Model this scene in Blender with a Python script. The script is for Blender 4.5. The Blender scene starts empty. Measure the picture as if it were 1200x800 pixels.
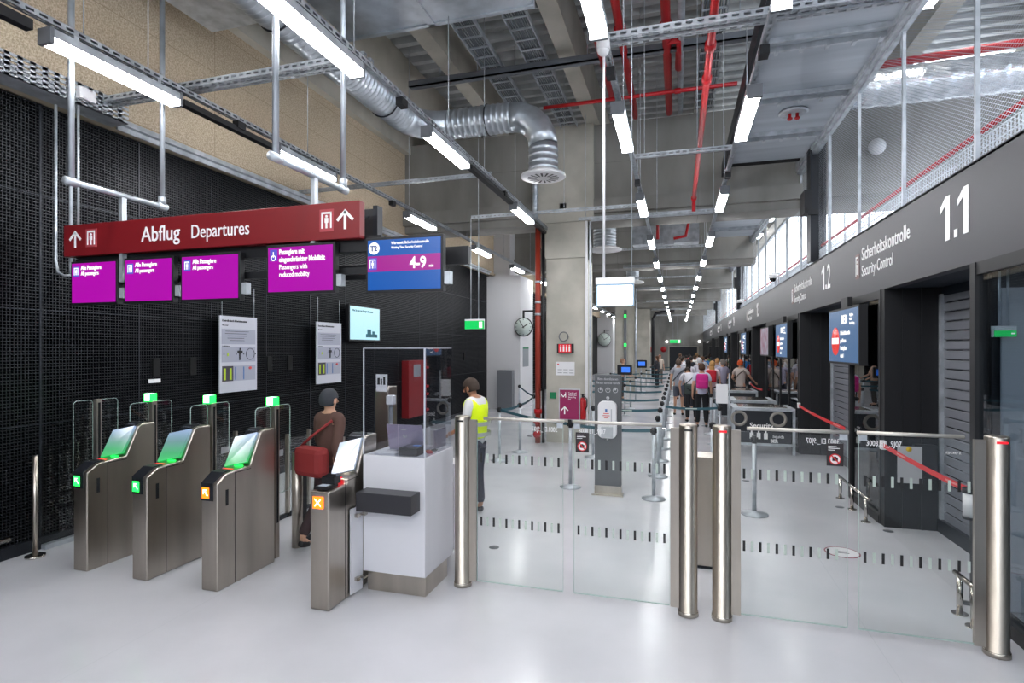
import bpy, bmesh, math, random
from mathutils import Vector, Matrix
random.seed(7)
PI = math.pi
SC = bpy.context.scene
COL = SC.collection

# ---------------------------------------------------------------- camera
CAMZ = 2.1
YAW = math.radians(16.62)
cam_d = bpy.data.cameras.new('camera')
cam_d.sensor_width = 36.0
cam_d.lens = 650.0 / 1200.0 * 36.0
cam_d.shift_y = 8.0 / 1200.0
cam_d.clip_start = 0.05
cam_d.clip_end = 300
cam = bpy.data.objects.new('camera', cam_d)
COL.objects.link(cam)
cam.location = (0, 0, CAMZ)
cam.rotation_euler = (PI / 2, 0, YAW)
SC.camera = cam

# ---------------------------------------------------------------- world and exposure
world = bpy.data.worlds.new('world')
SC.world = world
world.use_nodes = True
_wn = world.node_tree.nodes['Background']
_wn.inputs[0].default_value = (0.86, 0.92, 1.0, 1)
_wn.inputs[1].default_value = 4.2
SC.view_settings.view_transform = 'Standard'
SC.view_settings.look = 'None'
SC.view_settings.exposure = 0.18
SC.view_settings.gamma = 1.0
SC.view_settings.use_curve_mapping = False
LAMP = 50.0          # emission of the ceiling tubes
SC.cycles.use_denoising = True
SC.cycles.max_bounces = 9
SC.cycles.diffuse_bounces = 4
SC.cycles.glossy_bounces = 4
SC.cycles.transparent_max_bounces = 24
SC.cycles.transmission_bounces = 6
SC.cycles.sample_clamp_indirect = 6.0
SC.cycles.caustics_reflective = False
SC.cycles.caustics_refractive = False

# ---------------------------------------------------------------- materials
def lin(h):
    h = h.lstrip('#')
    v = [int(h[i:i + 2], 16) / 255 for i in (0, 2, 4)]
    return tuple(c / 12.92 if c <= 0.04045 else ((c + 0.055) / 1.055) ** 2.4 for c in v) + (1,)

MATS = {}
def mat(name, col, rough=0.5, metal=0.0, emit=None, es=0.0, spec=None):
    if name in MATS: return MATS[name]
    m = bpy.data.materials.new(name); m.use_nodes = True
    b = m.node_tree.nodes['Principled BSDF']
    b.inputs['Base Color'].default_value = lin(col)
    b.inputs['Roughness'].default_value = rough
    b.inputs['Metallic'].default_value = metal
    if spec is not None: b.inputs['Specular IOR Level'].default_value = spec
    if emit:
        b.inputs['Emission Color'].default_value = lin(emit)
        b.inputs['Emission Strength'].default_value = es
    MATS[name] = m
    return m

def noisy(name, c1, c2, scale=3.0, rough=0.8, metal=0.0, detail=6, bump=0.0, bscale=40, stretch=(1, 1, 1), rr=0.0, lo=0.35, hi=0.65):
    m = mat(name, c1, rough, metal)
    nt = m.node_tree; N = nt.nodes; L = nt.links
    b = N['Principled BSDF']
    tc = N.new('ShaderNodeTexCoord'); mp = N.new('ShaderNodeMapping')
    mp.inputs['Scale'].default_value = stretch
    L.new(tc.outputs['Object'], mp.inputs[0])
    n = N.new('ShaderNodeTexNoise'); n.inputs['Scale'].default_value = scale; n.inputs['Detail'].default_value = detail
    L.new(mp.outputs[0], n.inputs['Vector'])
    r = N.new('ShaderNodeValToRGB')
    r.color_ramp.elements[0].position = lo; r.color_ramp.elements[1].position = hi
    r.color_ramp.elements[0].color = lin(c1); r.color_ramp.elements[1].color = lin(c2)
    L.new(n.outputs[0], r.inputs[0]); L.new(r.outputs[0], b.inputs['Base Color'])
    if rr:
        mr = N.new('ShaderNodeMapRange')
        mr.inputs['To Min'].default_value = rough - rr; mr.inputs['To Max'].default_value = rough + rr
        L.new(n.outputs[0], mr.inputs[0]); L.new(mr.outputs[0], b.inputs['Roughness'])
    if bump:
        n2 = N.new('ShaderNodeTexNoise'); n2.inputs['Scale'].default_value = bscale
        L.new(mp.outputs[0], n2.inputs['Vector'])
        bp = N.new('ShaderNodeBump'); bp.inputs['Strength'].default_value = bump; bp.inputs['Distance'].default_value = 0.01
        L.new(n2.outputs[0], bp.inputs['Height']); L.new(bp.outputs[0], b.inputs['Normal'])
    return m

def joints(m, axes, color, width=0.004):
    """thin joint lines on a material: axes = [(axis index, pitch, offset)]"""
    nt = m.node_tree; N = nt.nodes; L = nt.links; b = N['Principled BSDF']
    src = b.inputs['Base Color'].links[0].from_socket if b.inputs['Base Color'].links else None
    tc = N.new('ShaderNodeTexCoord'); sp = N.new('ShaderNodeSeparateXYZ'); L.new(tc.outputs['Object'], sp.inputs[0])
    last = None
    for ax, pitch, off in axes:
        a = N.new('ShaderNodeMath'); a.operation = 'ADD'; a.inputs[1].default_value = 100 * pitch - off
        L.new(sp.outputs[ax], a.inputs[0])
        md = N.new('ShaderNodeMath'); md.operation = 'MODULO'; md.inputs[1].default_value = pitch
        L.new(a.outputs[0], md.inputs[0])
        lt = N.new('ShaderNodeMath'); lt.operation = 'LESS_THAN'; lt.inputs[1].default_value = width
        L.new(md.outputs[0], lt.inputs[0])
        if last is None: last = lt
        else:
            mx = N.new('ShaderNodeMath'); mx.operation = 'MAXIMUM'
            L.new(last.outputs[0], mx.inputs[0]); L.new(lt.outputs[0], mx.inputs[1]); last = mx
    mix = N.new('ShaderNodeMixRGB')
    L.new(last.outputs[0], mix.inputs[0])
    if src: L.new(src, mix.inputs[1])
    else: mix.inputs[1].default_value = b.inputs['Base Color'].default_value
    mix.inputs[2].default_value = lin(color)
    L.new(mix.outputs[0], b.inputs['Base Color'])
    return m

def glass_mat(name, tint='f4faf8', ior=1.45, gl=1.0):
    m = bpy.data.materials.new(name); m.use_nodes = True
    nt = m.node_tree; N = nt.nodes; L = nt.links
    N.remove(N['Principled BSDF'])
    t = N.new('ShaderNodeBsdfTransparent'); t.inputs[0].default_value = lin(tint)
    g = N.new('ShaderNodeBsdfGlossy'); g.inputs['Roughness'].default_value = 0.01
    g.inputs[0].default_value = (gl, gl, gl, 1)
    f = N.new('ShaderNodeFresnel'); f.inputs[0].default_value = ior
    ge = N.new('ShaderNodeNewGeometry'); io = N.new('ShaderNodeMath'); io.operation = 'MULTIPLY_ADD'
    io.inputs[1].default_value = 1.0 / ior - ior; io.inputs[2].default_value = ior
    L.new(ge.outputs['Backfacing'], io.inputs[0]); L.new(io.outputs[0], f.inputs[0])
    mx = N.new('ShaderNodeMixShader')
    L.new(f.outputs[0], mx.inputs[0]); L.new(t.outputs[0], mx.inputs[1]); L.new(g.outputs[0], mx.inputs[2])
    L.new(mx.outputs[0], N['Material Output'].inputs[0])
    MATS[name] = m
    return m

def emis(name, col, s=1.0, base='101010', rough=0.25):
    return mat(name, base, rough, 0, col, s)

floor_m = noisy('floor_epoxy', 'c1c2c7', 'cdcdd2', 0.9, 0.2, 0, 5, 0.02, 120, rr=0.05)
joints(floor_m, [(0, 5.1, 1.35), (1, 7.3, 2.2)], 'bfc1c6', 0.006)
concrete = noisy('concrete', 'aaa79c', 'c2beb3', 1.3, 0.85, 0, 9, 0.15, 25)
conc_wall = noisy('concrete_cast', '7b7974', '979590', 1.0, 0.85, 0, 9, 0.15, 25, stretch=(1, 1, .35))
joints(conc_wall, [(0, 2.4, 0.4), (2, 2.5, 1.15)], '7c7a76', 0.012)
woodwool = noisy('wood_wool_board', 'a8977f', 'd0c0a8', 55, 0.95, 0, 4, 0.5, 90)
joints(woodwool, [(1, 2.0, 0.4), (2, 0.6, 0.05)], '98876f', 0.008)
galv = noisy('galvanised_steel', 'a4aab0', 'c6ccd2', 6, 0.42, 0.5, 3)
foil = noisy('aluminium_foil', 'c8ced4', 'eef2f6', 9, 0.25, 0.85, 4, 0.9, 14)
galv_duct = noisy('galvanised_duct', 'aab1b8', 'ccd3da', 3, 0.33, 0.75, 3)
steel = noisy('brushed_steel', 'aaa298', 'bfb7ac', 4, 0.3, 1.0, 6, stretch=(1, 1, .12), rr=0.05)
steel_pol = noisy('polished_steel', 'bcb6ae', 'cbc6be', 4, 0.16, 1.0, 3)
deck_m = noisy('steel_deck', 'b2b5b5', 'c8caca', 2, 0.5, 0.3, 3)
panel_m = noisy('grey_ceiling_panel', 'a4adb6', 'bcc4cc', 1.1, 0.4, 0.3, 4, stretch=(.4, 3, 1))
black_m = mat('black_metal', '101115', 0.5, 0.0)
black_g = mat('black_gloss', '0d0e11', 0.15)
black_grid = mat('black_grid', '1d1f23', 0.38, 0.5)
black_back = mat('black_backing', '060708', 0.9)
dark_frame = mat('dark_frame', '24272d', 0.4, 0.4)
navy_m = mat('dark_navy', '0c1826', 0.6)
band_m = joints(mat('band_grey', '38383e', 0.45, 0.1), [(1, 3.05, 0.35)], '303036', 0.012)
white_m = mat('white_laminate', 'd9d9de', 0.35)
white_p = mat('white_paint', 'd6d6d8', 0.6)
white_pl = mat('white_plastic', 'e6e6e8', 0.35)
white_let = mat('white_lettering', 'f4f4f4', 0.5)
frost_let = mat('frosted_sticker', 'b9c6bd', 0.6)
dark_let = mat('dark_lettering', '1b1c1e', 0.6)
red_ban = mat('red_banner', '78141b', 0.4)
red_ban2 = mat('red_pictogram_field', 'a8434a', 0.5)
red_pipe = mat('red_pipe', 'b3121b', 0.35)
rust_pipe = mat('rust_red_pipe', '96311f', 0.5)
red_belt = mat('red_belt', 'cf2a30', 0.6)
teal_belt = mat('teal_belt', '2b5560', 0.6)
grey_pl = mat('grey_plastic', '6d7075', 0.5)
totem_m = mat('totem_grey', '55585b', 0.5)
magenta_m = mat('magenta_sign', '8d1150', 0.45)
shutter_m = mat('shutter_slat', '8b8e96', 0.4, 0.3)
glass = glass_mat('clear_glass', 'fbfdfc')
plexi = glass_mat('acrylic_screen', 'eff1f5', 1.75)
tint_glass = glass_mat('tinted_glass', 'b4bdc4', 1.7, 0.9)
glass_edge = mat('green_glass_edge', 'a9bdb8', 0.2)
lamp_m = emis('lamp_tube', 'fdfdff', LAMP)
lamp_far = lamp_m
scr_mag = emis('magenta_screen', 'a800a4', 1.0)
scr_blue = emis('blue_screen', '0b55ab', 1.0)
scr_cy = emis('pale_screen', 'b8e8f6', 1.0)
scr_white = emis('white_lightbox', 'f6fbff', 3.0)
scr_let = emis('screen_lettering', 'ffffff', 1.1)
scr_lil = emis('screen_icon_field', '5a57c8', 1.0)
scr_ber = emis('slate_blue_screen', '46658c', 1.0)
scr_red = emis('screen_red', 'd7342e', 1.0)
em_green = emis('green_status_light', '20ff50', 3.0)
em_orange = emis('orange_status_light', 'ff6a10', 3.0)
em_exit = emis('exit_sign_green', '10c05a', 1.2)
em_red = emis('red_indicator', 'ff2030', 1.2)

def plate_glow_gradient():  # green glow and pale reflection painted into the reading plate's emission
    m = bpy.data.materials.new('reader_plate_glow'); m.use_nodes = True
    nt = m.node_tree; N = nt.nodes; L = nt.links; b = N['Principled BSDF']
    b.inputs['Base Color'].default_value = lin('4a545e'); b.inputs['Roughness'].default_value = 0.12
    tc = N.new('ShaderNodeTexCoord'); sp = N.new('ShaderNodeSeparateXYZ'); L.new(tc.outputs['Object'], sp.inputs[0])
    r = N.new('ShaderNodeValToRGB'); e = r.color_ramp.elements
    e[0].position = 0; e[0].color = lin('18f060'); e[1].position = 1; e[1].color = lin('a9c3ee')
    x = r.color_ramp.elements.new(0.3); x.color = lin('1cc45c')
    x = r.color_ramp.elements.new(0.65); x.color = lin('6fa39c')
    mr = N.new('ShaderNodeMapRange'); mr.inputs['From Min'].default_value = 1.0; mr.inputs['From Max'].default_value = 1.3
    L.new(sp.outputs[2], mr.inputs[0]); L.new(mr.outputs[0], r.inputs[0])
    L.new(r.outputs[0], b.inputs['Emission Color']); b.inputs['Emission Strength'].default_value = 0.6
    return m
plate_glow = plate_glow_gradient()
plate_idle_glow = mat('reader_plate_idle_glow', 'a8b4c2', 0.1, 0, 'a9bcd8', 0.22)  # idle plate still given a faint pale glow, painted as emission

def mesh_mat(name, col, pitch, fill, diag=True, metal=0.6):
    m = bpy.data.materials.new(name); m.use_nodes = True
    nt = m.node_tree; N = nt.nodes; L = nt.links; b = N['Principled BSDF']
    b.inputs['Base Color'].default_value = lin(col); b.inputs['Metallic'].default_value = metal; b.inputs['Roughness'].default_value = 0.4
    tc = N.new('ShaderNodeTexCoord'); sp = N.new('ShaderNodeSeparateXYZ'); L.new(tc.outputs['Object'], sp.inputs[0])
    outs = []
    for s in (1, -1):
        mu = N.new('ShaderNodeMath'); mu.operation = 'MULTIPLY_ADD'; mu.inputs[1].default_value = s * 0.55; 
        L.new(sp.outputs[1], mu.inputs[0]); L.new(sp.outputs[2], mu.inputs[2])
        ad = N.new('ShaderNodeMath'); ad.operation = 'ADD'; ad.inputs[1].default_value = 200.0; L.new(mu.outputs[0], ad.inputs[0])
        md = N.new('ShaderNodeMath'); md.operation = 'MODULO'; md.inputs[1].default_value = pitch; L.new(ad.outputs[0], md.inputs[0])
        lt = N.new('ShaderNodeMath'); lt.operation = 'LESS_THAN'; lt.inputs[1].default_value = fill * pitch; L.new(md.outputs[0], lt.inputs[0])
        outs.append(lt)
    mx = N.new('ShaderNodeMath'); mx.operation = 'MAXIMUM'; L.new(outs[0].outputs[0], mx.inputs[0]); L.new(outs[1].outputs[0], mx.inputs[1])
    L.new(mx.outputs[0], b.inputs['Alpha'])
    return m
guard_mesh = mesh_mat('expanded_metal', 'b4bcc6', 0.034, 0.15)

# ---------------------------------------------------------------- mesh building
class MB:
    def __init__(s): s.v = []; s.f = []; s.mi = []; s.sm = []
    def add(s, vs, fs, mi=0, smooth=False):
        o = len(s.v); s.v += [tuple(p) for p in vs]
        for f in fs: s.f.append(tuple(i + o for i in f)); s.mi.append(mi); s.sm.append(smooth)
        return s
    def box(s, x0, x1, y0, y1, z0, z1, mi=0):
        if x0 > x1: x0, x1 = x1, x0
        if y0 > y1: y0, y1 = y1, y0
        if z0 > z1: z0, z1 = z1, z0
        vs = [(x, y, z) for z in (z0, z1) for y in (y0, y1) for x in (x0, x1)]
        return s.add(vs, [(0, 2, 3, 1), (4, 5, 7, 6), (0, 1, 5, 4), (2, 6, 7, 3), (0, 4, 6, 2), (1, 3, 7, 5)], mi)
    def prism(s, pts, a0, a1, axis='x', mi=0):
        """extrude polygon pts along axis; pts are the other two coordinates in order"""
        n = len(pts)
        def P(p, a):
            if axis == 'x': return (a, p[0], p[1])
            if axis == 'y': return (p[0], a, p[1])
            return (p[0], p[1], a)
        vs = [P(p, a0) for p in pts] + [P(p, a1) for p in pts]
        fs = [tuple(range(n)), tuple(range(2 * n - 1, n - 1, -1))]
        fs += [(i, i + n, (i + 1) % n + n, (i + 1) % n) for i in range(n)]
        return s.add(vs, fs, mi)
    def tube(s, pts, r, n=10, mi=0, caps=True, smooth=True):
        pts = [Vector(p) for p in pts]; rings = []
        prev = None
        for i, p in enumerate(pts):
            if i == 0: d = pts[1] - pts[0]
            elif i == len(pts) - 1: d = pts[-1] - pts[-2]
            else: d = (pts[i + 1] - p).normalized() + (p - pts[i - 1]).normalized()
            d.normalize()
            if prev is None:
                up = Vector((0, 0, 1)) if abs(d.z) < 0.9 else Vector((1, 0, 0))
            else: up = prev
            a = d.cross(up); a.normalize(); b2 = a.cross(d); b2.normalize(); prev = b2
            ri = r[i] if isinstance(r, (list, tuple)) else r
            rings.append([p + (a * math.cos(t) + b2 * math.sin(t)) * ri for t in [2 * PI * k / n for k in range(n)]])
        vs = [v for ring in rings for v in ring]
        fs = []
        for i in range(len(pts) - 1):
            for k in range(n):
                fs.append((i * n + k, i * n + (k + 1) % n, (i + 1) * n + (k + 1) % n, (i + 1) * n + k))
        s.add(vs, fs, mi, smooth)
        if caps:
            o = len(s.v) - len(vs)
            s.f.append(tuple(o + k for k in range(n - 1, -1, -1))); s.mi.append(mi); s.sm.append(False)
            s.f.append(tuple(o + (len(pts) - 1) * n + k for k in range(n))); s.mi.append(mi); s.sm.append(False)
        return s
    def cyl(s, x, y, z0, z1, r, n=20, mi=0): return s.tube([(x, y, z0), (x, y, z1)], r, n, mi)
    def lathe(s, prof, cx=0, cy=0, cz=0, n=24, mi=0, axis='z'):
        vs = []
        for (r, h) in prof:
            for k in range(n):
                t = 2 * PI * k / n; a, b2 = r * math.cos(t), r * math.sin(t)
                if axis == 'z': vs.append((cx + a, cy + b2, cz + h))
                elif axis == 'y': vs.append((cx + a, cy + h, cz + b2))
                else: vs.append((cx + h, cy + a, cz + b2))
        fs = [(i * n + k, i * n + (k + 1) % n, (i + 1) * n + (k + 1) % n, (i + 1) * n + k) for i in range(len(prof) - 1) for k in range(n)]
        return s.add(vs, fs, mi, True)
    def ell(s, c, r, nu=14, nv=9, mi=0, vmin=0.0, vmax=1.0):
        prof = []
        vs = []; 
        for j in range(nv + 1):
            t = PI * (vmin + (vmax - vmin) * j / nv)
            for k in range(nu):
                p = 2 * PI * k / nu
                vs.append((c[0] + r[0] * math.sin(t) * math.cos(p), c[1] + r[1] * math.sin(t) * math.sin(p), c[2] + r[2] * math.cos(t)))
        fs = [(j * nu + k, (j + 1) * nu + k, (j + 1) * nu + (k + 1) % nu, j * nu + (k + 1) % nu) for j in range(nv) for k in range(nu)]
        return s.add(vs, fs, mi, True)
    def torus(s, c, R, r, axis='y', n=28, m=8, mi=0):
        vs = []
        for i in range(n):
            t = 2 * PI * i / n
            for j in range(m):
                p = 2 * PI * j / m; q = R + r * math.cos(p); h = r * math.sin(p)
                a, b2 = q * math.cos(t), q * math.sin(t)
                vs.append({'y': (c[0] + a, c[1] + h, c[2] + b2), 'x': (c[0] + h, c[1] + a, c[2] + b2), 'z': (c[0] + a, c[1] + b2, c[2] + h)}[axis])
        fs = [(i * m + j, ((i + 1) % n) * m + j, ((i + 1) % n) * m + (j + 1) % m, i * m + (j + 1) % m) for i in range(n) for j in range(m)]
        return s.add(vs, fs, mi, True)
    def text(s, body, size, pos, face='front', sx=0.85, align='LEFT', mi=0, depth=0.002, bold=0.0, mirror=False):
        """face: front = facing -Y, left = on the left wall facing +X, right = on the right wall facing -X"""
        cu = bpy.data.curves.new('t', 'FONT'); cu.body = body; cu.size = size; cu.align_x = align
        cu.extrude = depth; cu.offset = bold; cu.resolution_u = 3
        ob = bpy.data.objects.new('t', cu); COL.objects.link(ob)
        dg = bpy.context.evaluated_depsgraph_get()
        me = bpy.data.meshes.new_from_object(ob.evaluated_get(dg))
        axx, nn = {'front': ((1, 0, 0), (0, -1, 0)), 'left': ((0, 1, 0), (1, 0, 0)), 'right': ((0, -1, 0), (-1, 0, 0)), 'back': ((-1, 0, 0), (0, 1, 0))}[face]
        axx = Vector(axx); nn = Vector(nn); up = Vector((0, 0, 1)); pos = Vector(pos)
        k = -1 if mirror else 1
        vs = [pos + axx * (v.co.x * sx * k) + up * v.co.y + nn * v.co.z for v in me.vertices]
        s.add(vs, [tuple(p.vertices) for p in me.polygons], mi)
        bpy.data.objects.remove(ob); bpy.data.curves.remove(cu); bpy.data.meshes.remove(me)
        return s
    def rect(s, cx, cz, w, h, at, face='front', d=0.003, mi=0):
        """thin plate on a face; cx is the in-plane coordinate (X or Y)"""
        if face == 'front': return s.box(cx - w / 2, cx + w / 2, at - d, at, cz - h / 2, cz + h / 2, mi)
        if face == 'left': return s.box(at, at + d, cx - w / 2, cx + w / 2, cz - h / 2, cz + h / 2, mi)
        return s.box(at - d, at, cx - w / 2, cx + w / 2, cz - h / 2, cz + h / 2, mi)

def top_of(o):
    while o.parent: o = o.parent
    return o
SPLIT = {'hinge', 'clamp', 'junction_box', 'wire', 'hanger_rod', 'support_strap', 'guide_rail', 'foot_plate', 'end_cap', 'bracket', 'valve', 'fitting', 'icon_field', 'pictogram_field', 'coupling', 'photo_accent', 'screen_print', 'sticker', 'reflective_band', 'cable', 'conduit', 'pipe', 'cross_rail', 'rail', 'mounting_rail', 'threaded_rod', 'scanner_light', 'wall_slot', 'ring', 'shutter_box', 'housing', 'hour_marks', 'wing_slot', 'print_field'}
def pieces(mb):
    par = list(range(len(mb.v)))
    def fd(i):
        while par[i] != i: par[i] = par[par[i]]; i = par[i]
        return i
    for f in mb.f:
        a = fd(f[0])
        for q in f[1:]: par[fd(q)] = a
    gr = {}
    for k, f in enumerate(mb.f): gr.setdefault(fd(f[0]), []).append(k)
    out = []
    for ks in gr.values():
        n = MB(); mp = {}
        for k in ks:
            for q in mb.f[k]:
                if q not in mp: mp[q] = len(n.v); n.v.append(mb.v[q])
            n.f.append(tuple(mp[q] for q in mb.f[k])); n.mi.append(mb.mi[k]); n.sm.append(mb.sm[k])
        out.append(n)
    return out
def part(name, mb, m, parent=None, bevel=0.0, label=None, seg=2):
    if parent is not None and name in SPLIT:
        pc = pieces(mb)
        if 1 < len(pc) <= 24:
            os_ = [_part(name, p, m, parent, bevel, label, seg) for p in pc]
            return os_[0]
    return _part(name, mb, m, parent, bevel, label, seg)
def _part(name, mb, m, parent=None, bevel=0.0, label=None, seg=2):
    me = bpy.data.meshes.new(name)
    vs = mb.v
    if parent is not None:
        r = top_of(parent); M = Matrix.Translation(r.location) @ r.rotation_euler.to_matrix().to_4x4(); Mi = M.inverted()
        vs = [Mi @ Vector(p) for p in vs]
    me.from_pydata([tuple(p) for p in vs], [], mb.f)
    ms = m if isinstance(m, (list, tuple)) else [m]
    for q in ms: me.materials.append(q)
    me.polygons.foreach_set('material_index', mb.mi)
    me.polygons.foreach_set('use_smooth', mb.sm)
    me.update()
    bm = bmesh.new(); bm.from_mesh(me)
    bmesh.ops.recalc_face_normals(bm, faces=bm.faces)
    bm.to_mesh(me); bm.free()
    o = bpy.data.objects.new(name, me); COL.objects.link(o)
    if parent is not None: o.parent = parent
    if bevel:
        b = o.modifiers.new('bevel', 'BEVEL'); b.width = bevel; b.segments = seg; b.limit_method = 'ANGLE'; b.angle_limit = math.radians(40)
    if label: o['label'] = label
    return o
def tag(o, label=None, cat=None, group=None, kind=None):
    if label: o['label'] = label
    if cat: o['category'] = cat
    if group: o['group'] = group
    if kind: o['kind'] = kind
    return o
def thing(name, label, cat, loc=(0, 0, 0), rz=0.0, group=None):
    o = bpy.data.objects.new(name, None); COL.objects.link(o); o.empty_display_size = 0.1
    o.location = loc; o.rotation_euler = (0, 0, rz)
    return tag(o, label, cat, group)
def struct(name, mb, m, parent=None, bevel=0.0):
    o = part(name, mb, m, parent, bevel)
    if parent is None: o['kind'] = 'structure'
    return o
def single(name, mb, m, label, cat, group=None, bevel=0.0, smooth=False):
    return tag(part(name, mb, m, None, bevel), label, cat, group)
def copy_tree(o, parent=None):
    c = o.copy(); COL.objects.link(c)
    if parent is not None: c.parent = parent
    for ch in list(o.children): copy_tree(ch, c)
    return c
def place(o, loc, rz=0.0, label=None, group=None):
    o.location = loc; o.rotation_euler = (0, 0, rz)
    if label: o['label'] = label
    if group: o['group'] = group
    return o
ORD = ['nearest', 'second', 'third', 'fourth', 'fifth', 'sixth', 'seventh', 'eighth', 'ninth', 'tenth', 'eleventh', 'twelfth']
# ================================================================ STRUCTURE
WX = -6.41           # face of the left wall grille
RX = 2.33            # front plane of the security boxes
YB, YF = -7.0, 56.0  # back and far end of the hall
struct('floor', MB().box(-6.7, 9.0, YB, YF, -0.2, 0.0), floor_m)
wl = struct('wall_left', MB().box(-6.8, -6.46, YB, YF, 0, 7.8), black_back)
g = MB()
for (y0, y1) in ((-1.0, 18.4), (20.1, 40.0)):
    st = 0.033 if y0 < 0 else 0.1
    y = y0
    while y < y1:
        g.box(-6.45, WX, y, y + 0.009, 0.12, 4.66); y += st
    z = 0.12
    while z < 4.66:
        g.box(-6.44, WX + 0.004, y0, y1, z, z + 0.009); z += st
part('grille', g, black_grid, wl)
g = MB()
for z in (1.31, 2.51, 3.71): g.box(WX, WX + 0.008, -1, 18.4, z - 0.012, z)
y = 4.15 - 1.113 * 4
while y < 18.3:
    g.box(WX, WX + 0.01, y, y + 0.02, 0.1, 4.66); y += 1.113
part('panel_seam', g, dark_frame, wl)
struct('baseboard_left', MB().box(-6.46, WX + 0.03, YB, 18.4, 0, 0.12), dark_frame)
part('insulation_board', MB().box(-6.46, -6.36, YB, YF, 4.78, 6.8), woodwool, wl)
part('ledge', MB().box(-6.46, -6.3, YB, YF, 4.68, 4.78), mat('pale_ledge', 'b8ab93', 0.8), wl)
part('edge_beam', MB().box(-6.46, -6.2, YB, YF, 6.8, 7.8), concrete, wl)

struct('wall_far', MB().box(-6.8, 4.4, YF, YF + 0.3, 0, 7.8).box(4.4, 9.0, YF, YF + .3, 0, 3.6), conc_wall)
bw = MB().box(-6.8, 9.0, YB - 0.3, YB, 7.2, 7.8).box(-6.8, 9.0, YB - 0.3, YB, 0, 3.4)  # unseen wall behind the camera, upper openings shaped to admit fill daylight
for q in range(9): bw.box(-6.8 + q * 1.95, -6.6 + q * 1.95, YB - 0.3, YB, 3.4, 7.2)
struct('wall_back', bw, mat('light_back_wall', '9b9ba0', 0.8))
dr = struct('door_1', MB().box(-0.75, 1.8, YF - 0.08, YF, 0, 2.25), dark_frame)
struct('trim_1', MB().box(-0.9, 1.95, YF - 0.05, YF, 2.25, 2.32).box(-0.9, -0.75, YF - 0.05, YF, 0, 2.32).box(1.8, 1.95, YF - 0.05, YF, 0, 2.32), concrete)

# ceiling: trapezoidal deck, precast ribs, cross beams
dk = MB()
prof = []
y = YB
while y < YF:
    prof += [(y, 7.95), (y + 0.05, 7.80), (y + 0.17, 7.80), (y + 0.22, 7.95)]; y += 0.34
vs = [(x, p[0], p[1]) for x in (-6.8, 4.4) for p in prof]; n = len(prof)
dk.add(vs, [(i, i + 1, i + 1 + n, i + n) for i in range(n - 1)])
pr2 = [p for p in prof if p[0] < 13.0]; n2 = len(pr2)
dk.add([(x, p[0], p[1]) for x in (4.4, 9.0) for p in pr2], [(i, i + 1, i + 1 + n2, i + n2) for i in range(n2 - 1)])
struct('ceiling', dk, deck_m)
struct('ceiling_slab', MB().box(-6.8, 4.4, YB - .3, YF + .3, 8.0, 8.2).box(4.4, 9.2, YB - .3, 13, 8.0, 8.2), concrete)
rb = MB()
for (x0, x1, lo) in ((-5.4, -5.1, 6.95), (-3.98, -3.70, 7.0), (-1.92, -1.63, 7.0), (0.37, 0.60, 7.0), (3.6, 3.9, 7.0), (6.2, 6.5, 7.0)):
    struct('ceiling_rib', MB().box(x0, x1, YB, YF if x0 < 6 else 13, lo, 7.81), concrete)
for yb in (12.2, 19.6, 26.9, 34.2, 41.5, 48.8):
    xe = 6.5 if yb < 13 else 2.45
    b = MB().box(-6.46, xe, yb, yb + 0.75, 4.88, 7.0).box(-6.46, xe, yb - 0.12, yb, 5.05, 5.35)
    struct('cross_beam', b, conc_wall)
    single('beam_rail', MB().box(-1.8, 0.9, yb - .2, yb - .12, 4.86, 4.90).box(-1.8, 0.9, yb - .16, yb - .12, 4.93, 4.96), galv, 'galvanised rails fixed along the bottom edge of the %s cross beam' % ORD[int((yb - 12) / 7.2)], 'rail')
for (i, yc) in enumerate((12.15, 26.6, 41.4)):
    c = MB().box(-2.82, -1.92, yc, yc + 0.9, 0, 4.95)
    c.prism([(-2.82, 4.1), (-1.92, 4.1), (-1.92, 4.88), (-2.98, 4.88), (-2.98, 4.45)], yc - 0.06, yc + 0.9, 'y')
    if i == 0: c.box(-3.0, -1.75, yc - 0.1, yc, 4.88, 7.0)
    struct('concrete_column', c, concrete)
for yb in (18.4, 46.8):
    struct('wall_box', MB().box(-6.46, -5.2, yb, yb + 1.75, 0.0, 4.62), white_p)
    struct('wall_box_upper', MB().box(-6.46, -5.75, yb + .6, yb + 1.7, 4.62, 6.8), white_p)

# grey ceiling panels on the right
pn = MB(); ch = MB()
y = -2.0; k = 0
while y < YF:
    y1 = min(y + 1.5, YF)
    if not any(yb - 0.9 < y < yb + 0.5 for yb in (12.2, 19.6, 26.9, 34.2, 41.5, 48.8)) :
        pn.box(0.98, 2.33, y + 0.07, y1 - 0.02, 5.66, 5.72)
        ch.box(0.95, 2.28, y + 0.16, y + 0.2, 5.60, 5.66); ch.box(0.95, 2.3, y - 0.05, y - 0.02, 5.60, 5.66)
        for q in range(5): ch.box(1.1 + q * 0.27, 1.14 + q * 0.27, y + 0.13, y + 0.23, 5.575, 5.60)
    y = y1; k += 1
cp = struct('ceiling_panel', pn, panel_m); part('seam', MB().box(0.98, 2.3, -1.9, 11.9, 5.725, 5.73), black_back, cp); part('clip_rail', ch, galv, cp)
part('edge_beam', MB().box(0.86, 0.98, -2, 12.1, 5.6, 5.85), dark_frame, cp)
struct('trim_2', MB().box(2.27, 2.40, -2, YF, 5.56, 5.66).box(2.25, 2.27, -2, YF, 5.60, 5.80), galv)

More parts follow.
